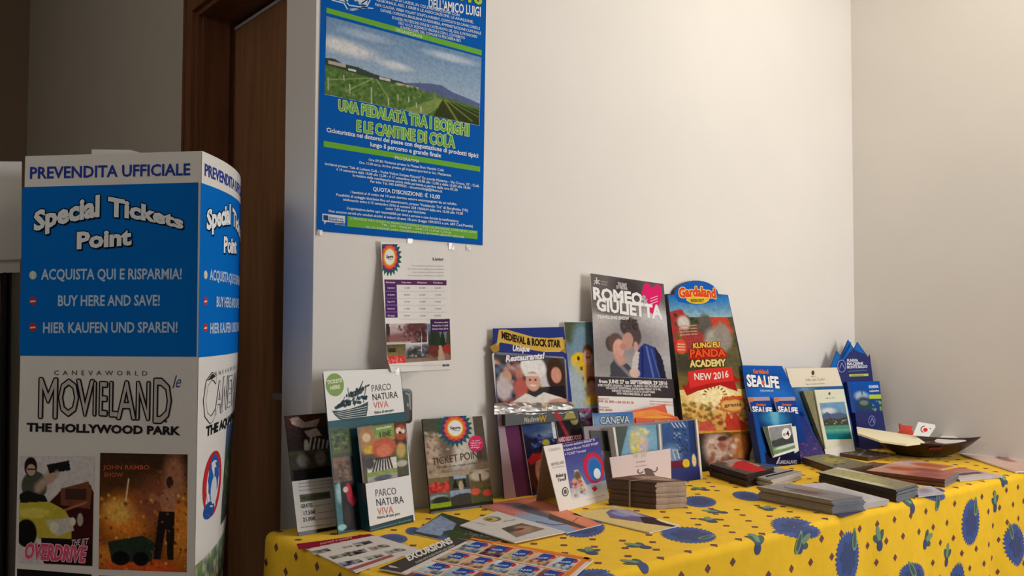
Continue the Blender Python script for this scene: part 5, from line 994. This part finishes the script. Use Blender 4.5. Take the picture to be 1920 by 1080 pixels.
# excursions sheet
def art_b(a):
    a.poly([(710, 1066), (851, 1008), (878, 1013), (752, 1074)], (74, 68, 66), 2)
    a.text((766, 1053), (850, 1018), 9.5, 'EXCURSIONS', (236, 232, 230), 'x', z=7, upv=(-.75, -1)); a.text((780, 1058), (853, 1024.5), 3, 'TOURS WITH GUIDE FROM LAKE GARDA', (200, 196, 190), 'b', z=7, upv=(-.75, -1))
    a.poly([(728, 1060), (742, 1063), (748, 1066), (731, 1064)], (210, 206, 200), 3)
    O3_ = (236, 130, 50)
    R0, R1, B0, B1 = (884, 1011), (1104, 1049), (760, 1076), (1010, 1130)
    def P(u, v): return inq([R0, R1, B1, B0], u, v)
    a.poly([P(-.01, -.03), P(1.02, -.03), P(1.02, .012), P(-.01, .012)], O3_, 4); a.poly([P(.955, -.03), P(1.0, -.03), P(1.0, 1.1), P(.955, 1.1)], O3_, 4)
    cols = [(150, 160, 170), (110, 50, 44), (176, 150, 110), (206, 150, 110), (180, 190, 196)]
    for j in range(4):
        for i in range(5):
            u0, v0 = .02 + .19 * i, .04 + .30 * j; q = [P(u0, v0), P(u0 + .17, v0), P(u0 + .17, v0 + .25), P(u0, v0 + .25)]
            c = cols[(i + 2 * j) % 5]; a.pic(q, [('g', tuple(min(255, k + 40) for k in c), c), ('b', 18, 0, 1, .5, 1, .1, [c, tuple(k // 2 for k in c), (210, 190, 150), (90, 110, 150)]), ('p', [(.25, 0), (.85, 0), (.8, .55), (.2, .6)], (40, 74, 160)), ('e', .88, .2, .1, .14, (200, 50, 50), .3), ('n', .06, 1)], 3)
            c0, c1 = P(u0 + .05, v0 + .13), P(u0 + .13, v0 + .10); a.text(c0, c1, 3, ('VERONA', 'VENEZIA', 'MILANO', 'DOLOMITI', 'AREE')[(i + j) % 5], (206, 220, 244), 'b', z=7)
            a.line(P(u0 - .01, v0 + .28), P(u0 + .18, v0 + .28), 1.3, O3_, 4)
        a.line(P(.01 + .19 * (j + 1), 0), P(.01 + .19 * (j + 1), 1), 1, (226, 170, 110), 3)
flatleaf([(710, 1066), (851, 1008), (1112, 1050), (1020, 1131)], .0052, .0022, MPAP, 'large orange framed excursions sheet with rows of blue tour pictures', [('f', (226, 214, 204)), ('p', [(.95, 0), (1, 0), (1, 1), (.95, 1)], (220, 150, 90))], art_b)
# green lake leaflet, white leaflet, pink leaflet, pale leaflet
flatleaf([(772, 1000), (829, 962), (966, 1000), (905, 1028)], .0022, .0015, MPAP, 'dark green and sky blue leaflet lying under the white one near table front', [('f', (66, 70, 56)), ('p', [(0, 0), (1, 0), (1, .1), (.55, .22), (.45, .45), (0, .75)], (60, 78, 70)), ('p', [(.1, 0), (.9, .02), (.75, .3), (.5, .36), (.35, .3), (.12, .36)], (140, 156, 186)), ('e', .1, .5, .16, .16, (84, 96, 150), .6), ('e', .3, .5, .2, .1, (60, 84, 40), .6), ('b', 60, .4, 1, .5, 1, .04, [(80, 84, 66), (56, 56, 46), (120, 120, 96)]), ('n', .1, 1)],
    lambda a: a.text((880, 1003), (930, 1010), 4, 'Lago di Garda', (150, 150, 130), 'r', slant=.4))
flatleaf([(862, 985), (931, 958.5), (1060, 997), (965, 1017)], .0062, .002, MPAP, 'white leaflet with oval gold crest and villa photograph near table front', [('f', (212, 206, 200)), ('n', .015, 2)],
    lambda a: (a.ell(923, 973.5, 17, 4.8, (130, 116, 90), 2, n=32), a.ell(920, 974, 13, 3.8, (196, 180, 110), 3), a.ell(917, 974.5, 7, 2.4, (130, 110, 50), 4), a.pic([(940, 991), (978, 981), (1022, 992), (968, 1008)], [('g', (110, 96, 84), (150, 130, 110)), ('e', .5, .5, .35, .35, (176, 140, 120), .5), ('e', .45, .45, .2, .1, (130, 60, 50), .4), ('e', .15, .2, .3, .3, (90, 84, 74), .5), ('n', .08, 1)], 2),
               a.text((944, 979.5), (966, 975.5), 2.4, 'Villa Cordevigo', (120, 116, 110)), a.text((893, 981), (911, 986), 2.4, 'ristorante', (140, 136, 130))))
flatleaf([(897, 947), (1003, 931), (1128, 983), (1062, 999)], .0032, .0018, MPAP, 'salmon pink and blue leaflet lying below the tent card', [('g', (200, 110, 96), (226, 126, 96)), ('p', [(0, .4), (.3, .3), (.55, .6), (.3, 1), (0, 1)], (150, 166, 196)), ('p', [(.2, 0), (.6, .1), (.66, .5), (.4, .6)], (110, 104, 110)), ('e', .8, .5, .2, .5, (236, 150, 116), .8), ('p', [(.35, .62), (.6, .5), (.6, 1), (.45, 1)], (96, 84, 80)), ('e', .2, .2, .15, .2, (216, 130, 130), .8), ('n', .03, 1)],
    lambda a: [a.line(p, q_, 1.1, (120, 56, 40), 3) for p, q_ in (((1005, 978), (1040, 985)), ((1040, 985), (1070, 982)), ((1070, 982), (1084, 971)))])
flatleaf([(1072, 964), (1152, 948), (1275, 985), (1218, 998.5)], .0032, .002, MPAP, 'pale yellow and mauve leaflet lying in front of the banded bundle', [('f', (226, 200, 130)), ('p', [(.3, .35), (.55, .15), (.75, .1), (1, .2), (1, 1), (.8, 1), (.5, .65)], (120, 104, 140)), ('e', .66, .3, .12, .12, (150, 150, 200), .5), ('e', .85, .3, .12, .2, (176, 170, 190), .5), ('p', [(.5, .7), (.8, .5), (1, .6), (1, 1), (.75, 1)], (70, 50, 56)), ('e', .97, .86, .1, .2, (240, 224, 190), .2), ('n', .03, 1)],
    lambda a: a.text((1105, 957), (1150, 953), 2.4, 'escursioni in battello sul lago', (170, 140, 90)))
# pale leaflet by the right wall
flatleaf([(1799, 850), (1868, 848), (1985, 879), (1904, 884)], .006, .004, MPAP, 'pale pink leaflet lying alone beside the right wall', [('g', (226, 206, 200), (214, 176, 160)), ('e', .6, .4, .12, .14, (170, 120, 110), .7), ('n', .03, 2)], lambda a: a.text((1868, 858), (1892, 860), 2.6, 'Lago di Garda', (150, 96, 90), 'b'))

# ------------------------------------------------------------------ piles: every folded leaflet of a pile is a thing of its own
ORD = ['lowest', 'second', 'third', 'fourth', 'fifth', 'sixth', 'seventh', 'eighth', 'ninth', 'tenth', 'eleventh', 'twelfth']
def pile(q, h, n, m, what, group, ops, art=None, endm=None, jit=.0035, toplabel=None, seed=1, skew=(0, 0)):
    rs = random.Random(seed); P = [tab(*p, h) for p in q]; t = (h - .001) / n; first = None
    C = sum(P) / 4
    for k in range(n):
        z = TZ + .001 + t * k; top = k == n - 1
        if top or first is None or k % 4 == 0:
            a_ = 0 if top else rs.uniform(-.012, .012); dx, dy = (0, 0) if top else (rs.uniform(-jit, jit), rs.uniform(-jit, jit))
        else: a_ = rs.uniform(-.02, .02); dx, dy = rs.uniform(-jit, jit), rs.uniform(-jit, jit)
        if first is not None and not top:
            o = first.copy(); COL.objects.link(o); o.location = (dx, dy, z - first['_z']); tag(o, (f'{what}, lowest of all' if k == 0 else f'{what}, {ORD[k]} from bottom'), 'leaflet', group); continue
        ca, sa = math.cos(a_), math.sin(a_); g = []
        for p in P: r = p - C; g.append(np.array([C[0] + r[0] * ca - r[1] * sa + dx, C[1] + r[0] * sa + r[1] * ca + dy, z]))
        # folded sheet: three paper layers with a rounded fold along the left long side
        parts = []
        lay = 3; tt = t / lay
        for L in range(lay):
            ins = .0012 * (L % 2)
            b = [g[0] * (1 - ins * 4) + g[1] * ins * 4, g[1], g[2], g[3] * (1 - ins * 4) + g[2] * ins * 4]
            b = [x + ZV * (tt * L) for x in b]; b = b if np.cross(b[1] - b[0], b[2] - b[1])[2] > 0 else b[::-1]
            parts.append(extrude([x + ZV * tt * .86 for x in b], -ZV * tt * .84))
        o = mk('leaflet', *join(parts), m); o['_z'] = z
        if endm:
            o.data.materials.append(endm); e_ = P[2] - P[3]; nn = np.array([e_[1], -e_[0], 0]); nn = nn / np.linalg.norm(nn); nn = nn if np.dot(nn, P[3] - P[0]) > 0 else -nn
            for pg in o.data.polygons:
                if np.dot(np.array(pg.normal), nn) > .9: pg.material_index = 1
        if top:
            tag(o, toplabel or f'{what}, topmost', 'leaflet', group); a = Art(Flat(h - tt * .14), o); a.pic(q, ops, 1)
            if art: art(a)
            a.done()
        else: first = o; tag(o, (f'{what}, lowest of all' if k == 0 else f'{what}, {ORD[k]} from bottom'), 'leaflet', group)
MBEI = mat('beige_ends', (196, 174, 160), .5, .3, noise=.1, nscale=60); MSLT = mat('slate_ends', (120, 124, 132), .4, .4, noise=.1, nscale=60)
MREDP = mat('red_black_pages', (52, 36, 34), .4, .4, noise=.2, nscale=30)
MWHP = mat('white_pages', (196, 190, 186), .5, .3, noise=.05, nscale=60)
MDKP = mat('dark_pages', (40, 32, 28), .35, .4, noise=.15, nscale=60)
MRSP = mat('rose_pages', (130, 84, 74), .45, .3, noise=.12, nscale=60)
pile([(1142, 897), (1206, 889), (1288, 902), (1231, 905)], .062, 12, MBROWNP, 'brown glossy folded leaflet in the banded bundle', 'leaflets of the banded bundle', [('g', (110, 84, 70), (90, 70, 60)), ('e', .7, .5, .3, .4, (176, 150, 130), .6), ('n', .1, 1)], seed=4, jit=.002, endm=MBEI)
pl = [tab(1142, 897, .0635), tab(1231, 905, .0635), tab(1206, 889, .0635), tab(1288, 902, .0635)]
A1, A2 = pl[0] + (pl[1] - pl[0]) * .47, pl[2] + (pl[3] - pl[2]) * .47
dirn = (A1 - A2) / np.linalg.norm(A1 - A2); sd = (pl[1] - pl[0]) / np.linalg.norm(pl[1] - pl[0])
A1o = A1 + dirn * .005; A2o = A2 - dirn * .005
o = mk('rubber_band', *join([extrude([A1o - sd * .0015, A1o + sd * .0015, A2o + sd * .0015, A2o - sd * .0015], -ZV * .0012), extrude([np.array([A1o[0], A1o[1], TZ + .0015]) - sd * .0015, np.array([A1o[0], A1o[1], TZ + .0015]) + sd * .0015, A1o + sd * .0015, A1o - sd * .0015], -dirn * .0012),
     extrude([np.array([A2o[0], A2o[1], TZ + .0015]) - sd * .0015, np.array([A2o[0], A2o[1], TZ + .0015]) + sd * .0015, A2o + sd * .0015, A2o - sd * .0015], dirn * .0012)]), MRUB)
tag(o, 'thin beige rubber band around the brown leaflet bundle', 'rubber band')
def art_red(a):
    a.poly([(1380, 866), (1395, 864), (1438, 882), (1410, 886), (1372, 876)], (196, 50, 56), 3)
pile([(1331, 870), (1385, 859), (1452, 877), (1400, 890)], .035, 6, MREDP, 'black and red folded leaflet by the standee foot', 'black and red leaflets', [('f', (92, 82, 76)), ('p', [(.4, 0), (.9, 0), (.9, .7), (.45, .8)], (170, 150, 140)), ('e', .4, .4, .2, .2, (176, 140, 130), .6), ('n', .08, 1)], art_red, seed=5)
pile([(1402, 891), (1453, 877), (1503, 884), (1446, 900)], .022, 4, MWHP, 'grey white folded leaflet beside the red pile', 'grey white leaflets', [('g', (170, 164, 160), (150, 144, 142)), ('n', .03, 2)], lambda a: a.line((1436, 894), (1487, 882), 2.2, (30, 26, 26), 3), seed=6)
pile([(1500, 909), (1545, 905), (1667, 937), (1617, 946)], .013, 3, MWHP, 'white folded leaflet in the low front pile', 'low white pile', [('f', (196, 190, 192)), ('e', .5, .5, .3, .3, (176, 172, 176), .8), ('n', .03, 2)], seed=7)
pile([(1419, 912), (1480, 906), (1617, 932), (1558, 938)], .033, 7, MGREYP, 'grey glossy folded leaflet in the thick front pile', 'thick grey pile at the table front', [('g', (150, 146, 144), (130, 126, 126)), ('e', .4, .5, .3, .2, (120, 104, 100), .8), ('e', .65, .4, .06, .1, (176, 110, 110), .7), ('p', [(0, 0), (.1, 0), (.1, 1), (0, 1)], (170, 164, 156)), ('n', .05, 1)], lambda a: a.text((1470, 915), (1530, 926), 2.6, 'Parco Giardino Sigurtà', (110, 96, 96)), seed=8, endm=MSLT)
flatleaf([(1560, 962), (1600, 952), (1622, 957), (1580, 970)], .0022, .001, mat('violet_paper', (70, 56, 90), .4, .4), 'violet flyer corner sticking out beneath the thick grey pile', name='flyer', cat='flyer')
pile([(1535, 886), (1572, 876), (1720, 908), (1680, 919)], .03, 7, MDKP, 'black edged folded leaflet in the right front pile', 'black edged pile', [('g', (170, 164, 132), (140, 130, 108)), ('e', .15, .5, .15, .35, (200, 196, 170), .6), ('e', .5, .4, .3, .3, (170, 164, 110), .7), ('b', 40, .2, 1, 0, 1, .04, [(170, 160, 130), (110, 100, 80), (140, 130, 120), (150, 140, 90)]), ('p', [(.75, 0), (1, 0), (1, .5)], (200, 196, 196)), ('n', .06, 1)], seed=9, endm=MSLT)
flatleaf([(1712, 914), (1745, 911), (1770, 924), (1722, 930)], .005, .004, MWHP, 'small white leaflet lying right of the black edged pile', [('f', (186, 180, 186)), ('e', .4, .5, .3, .3, (150, 140, 160), .8), ('n', .03, 2)])
pile([(1504, 857), (1551, 851), (1638, 871), (1577, 882)], .02, 4, MBROWNP, 'olive covered folded leaflet below the spa display', 'olive pile', [('g', (150, 142, 110), (120, 112, 90)), ('e', .5, .4, .3, .2, (170, 160, 90), .7), ('b', 40, 0, 1, 0, 1, .05, [(120, 112, 90), (90, 84, 66), (150, 140, 110)]), ('n', .07, 1)], seed=10)
pile([(1556, 846), (1602, 838), (1668, 851), (1628, 858)], .012, 3, MBROWNP, 'mottled grey folded leaflet under the bowl', 'mottled leaflets under the bowl', [('g', (130, 120, 104), (96, 84, 76)), ('b', 50, 0, 1, 0, 1, .05, [(150, 144, 130), (80, 70, 66), (176, 170, 160)]), ('l', .1, .7, .9, .4, .02, (190, 184, 186)), ('n', .08, 1)], seed=11)
pile([(1590, 873), (1632, 867), (1668, 869), (1625, 878)], .012, 3, MBROWNP, 'brown folded leaflet between olive and rose piles', 'brown leaflets in the middle', [('g', (120, 96, 76), (110, 84, 76)), ('n', .08, 1)], seed=14)
pile([(1624, 882), (1668, 869), (1798, 886), (1772, 899)], .022, 5, MRSP, 'rose covered folded leaflet in the rear right pile', 'rose pile', [('g', (190, 150, 140), (170, 110, 100)), ('e', .6, .3, .2, .2, (176, 90, 50), .6), ('e', .3, .7, .3, .2, (150, 90, 84), .7), ('e', .8, .6, .2, .2, (150, 80, 66), .7), ('n', .05, 1)], seed=12, endm=MSLT)
flatleaf([(1760, 884), (1800, 876), (1880, 892), (1800, 900)], .006, .005, MWHP, 'open white and rust leaflet lying right of the rose pile', [('g', (176, 110, 90), (206, 200, 206)), ('p', [(.2, .4), (.9, .5), (.9, .65), (.2, .6)], (90, 84, 96)), ('n', .04, 1)])
flatleaf([(1655, 872), (1700, 862), (1790, 874), (1740, 884)], .0025, .002, MWHP, 'pale pink leaflet lying behind the rose pile', [('g', (210, 184, 186), (190, 120, 90)), ('e', .7, .6, .2, .3, (180, 100, 60), .6), ('n', .05, 1)])

# ------------------------------------------------------------------ brown boat-shaped bowl with things in it
bA, bB = np.array([2.85, 1.625]), np.array([3.00, 1.315]); ax = bB - bA; L_ = np.linalg.norm(ax); ax = ax / L_; sx = np.array([ax[1], -ax[0]])   # towards the left of the room
if sx[0] > 0: sx = -sx
HB = .056
def bowl_pt(t, s, r):              # t along 0..1, s -1..1 across, r 0..1 from foot to rim
    wdt = .135 * math.sin(math.pi * t) ** .75; lz = .16 + .84 * r; cx = .47 + (t - .47) * (.45 + .55 * r)
    wR = wdt * (.42 if s < 0 else 1.0) * (.35 + .65 * r)
    c = bA + ax * L_ * cx + sx * wR * s
    return np.array([c[0], c[1], TZ + .004 + (HB - .004) * r ** 1.6 + .016 * abs(2 * t - 1) ** 3 * r])
V, Fc = [], []; NT, NR = 26, 8
ring = [(t, s) for t, s in [(i / NT, 1) for i in range(NT)] + [(1 - i / NT, -1) for i in range(NT)]]
NN = len(ring)
for k in range(NR + 1):
    for t, s in ring: V.append(bowl_pt(t, s, k / NR))
for k in range(NR):
    for i in range(NN): j = (i + 1) % NN; Fc.append((k * NN + i, k * NN + j, (k + 1) * NN + j, (k + 1) * NN + i))
b0 = len(V)
for k in range(NR, -1, -1):
    for t, s in ring: V.append(bowl_pt(t, s * .96, k / NR) + [0, 0, .003 if k < NR else 0])
for k in range(NR):
    for i in range(NN): j = (i + 1) % NN; Fc.append((b0 + k * NN + i, b0 + k * NN + j, b0 + (k + 1) * NN + j, b0 + (k + 1) * NN + i))
for i in range(NN): j = (i + 1) % NN; Fc.append((NR * NN + i, NR * NN + j, b0 + j, b0 + i))
Fc.append(tuple(range(NN - 1, -1, -1))); Fc.append(tuple(b0 + NR * NN + i for i in range(NN)))
bo = mk('bowl', V, Fc, MBOWL, smooth=True); tag(bo, 'dark brown glossy boat-shaped bowl beside the right wall', 'bowl')
fo = [bowl_pt(t, s, 0) for t, s in ring]
mk('foot', *extrude([p + [0, 0, .001] for p in fo][::-1] if False else [np.array([p[0], p[1], TZ + .005]) for p in fo], np.array([0, 0, -.004])), MBOWL, bo)
def inbowl(name, q, hs, t, m, label, cat, ops=None, art=None):
    P = [tab(px, py, h) for (px, py), h in zip(q, hs)]
    if np.cross(P[1] - P[0], P[2] - P[1])[2] < 0: P = P[::-1]
    o = mk(name, *extrude(P, np.array([0, 0, -t])), m); tag(o, label, cat); return o
o = inbowl('envelope', [(1606, 800), (1716, 817), (1734, 829), (1700, 833), (1650, 826), (1608, 812)], [.084, .07, .058, .058, .066, .08], .006, MCREAM, 'cream yellow envelope sticking out at left end of the bowl', 'envelope')
class Lean:
    def __init__(s, px, py, yaw, lean, h): P = tab(px, py, h); s.p = Pl(P[0], P[1], yaw, lean, TZ + h); s.N = s.p.N
    def at(s, px, py, lift=0.): return s.p.at(px, py, lift)
    def up(s, px, py): return s.p.up(px, py)
LT = Lean(1730, 820, -25, 25, .068)
o = slab('tag_card', [(1722, 791), (1753, 796), (1754, 801), (1742, 819), (1712, 816)], LT, .003, MPAP); tag(o, 'white square tag with red dot and black arc in the bowl', 'card')
a = Art(LT, o); 
for k in range(8): t0, t1 = math.radians(110 + 20 * k), math.radians(130 + 20 * k); a.line((1734 + 7.5 * math.cos(t0), 805 + 6 * math.sin(t0)), (1734 + 7.5 * math.cos(t1), 805 + 6 * math.sin(t1)), 1.4, (50, 40, 40))
a.ell(1735, 806, 4.2, 3.6, (226, 50, 50), 4); a.ell(1744, 803.5, 1.3, 1, (90, 90, 90), 4); a.done()
LR = Lean(1700, 818, -20, 50, .062)
o = slab('sweet_wrapper', [(1686, 793), (1692, 797), (1712, 799), (1709, 805), (1716, 816), (1700, 819), (1684, 812), (1688, 803)], LR, .006, MRED); tag(o, 'crumpled red cellophane wrapper behind the white tag in bowl', 'wrapper')
o = inbowl('paper_bag', [(1722, 822), (1752, 806), (1776, 811), (1760, 828), (1735, 832)], [.044, .054, .052, .046, .04], .008, MBAG, 'grey brown cellophane bag lying across middle of the bowl', 'bag')
o = inbowl('note', [(1752, 826), (1774, 812.5), (1812, 826), (1790, 833), (1762, 836)], [.05, .06, .056, .048, .044], .003, MPAP, 'white folded note at right end of the bowl', 'note')
o = inbowl('sweet_wrapper', [(1735, 836), (1755, 829), (1772, 832), (1765, 839), (1742, 840)], [.046, .052, .05, .045, .042], .006, mat('dark_red_wrap', (110, 30, 26), .2, .6, noise=.2), 'dark red shiny wrapper at front rim of the bowl', 'wrapper')
o = inbowl('note', [(1640, 812), (1690, 819), (1700, 829), (1652, 826)], [.04, .04, .034, .034], .004, MPAP, 'pale slip lying under the cream envelope in the bowl', 'note')

# ------------------------------------------------------------------ give each thing its own origin
for o in list(sc.objects):
    if o.parent is None and o.type == 'MESH' and 'category' in o and o.data.users == 1 and '_z' not in o:
        co = np.zeros(len(o.data.vertices) * 3); o.data.vertices.foreach_get('co', co); co = co.reshape(-1, 3)
        c = np.array([(co[:, 0].min() + co[:, 0].max()) / 2, (co[:, 1].min() + co[:, 1].max()) / 2, co[:, 2].min()])
        o.data.vertices.foreach_set('co', (co - c).ravel()); o.location = c
        for ch in o.children: ch.matrix_parent_inverse = Matrix.Translation(Vector(-c))
    elif o.type == 'EMPTY':
        for ch in o.children: ch.matrix_parent_inverse = Matrix.Translation(-Vector(o['_loc']))
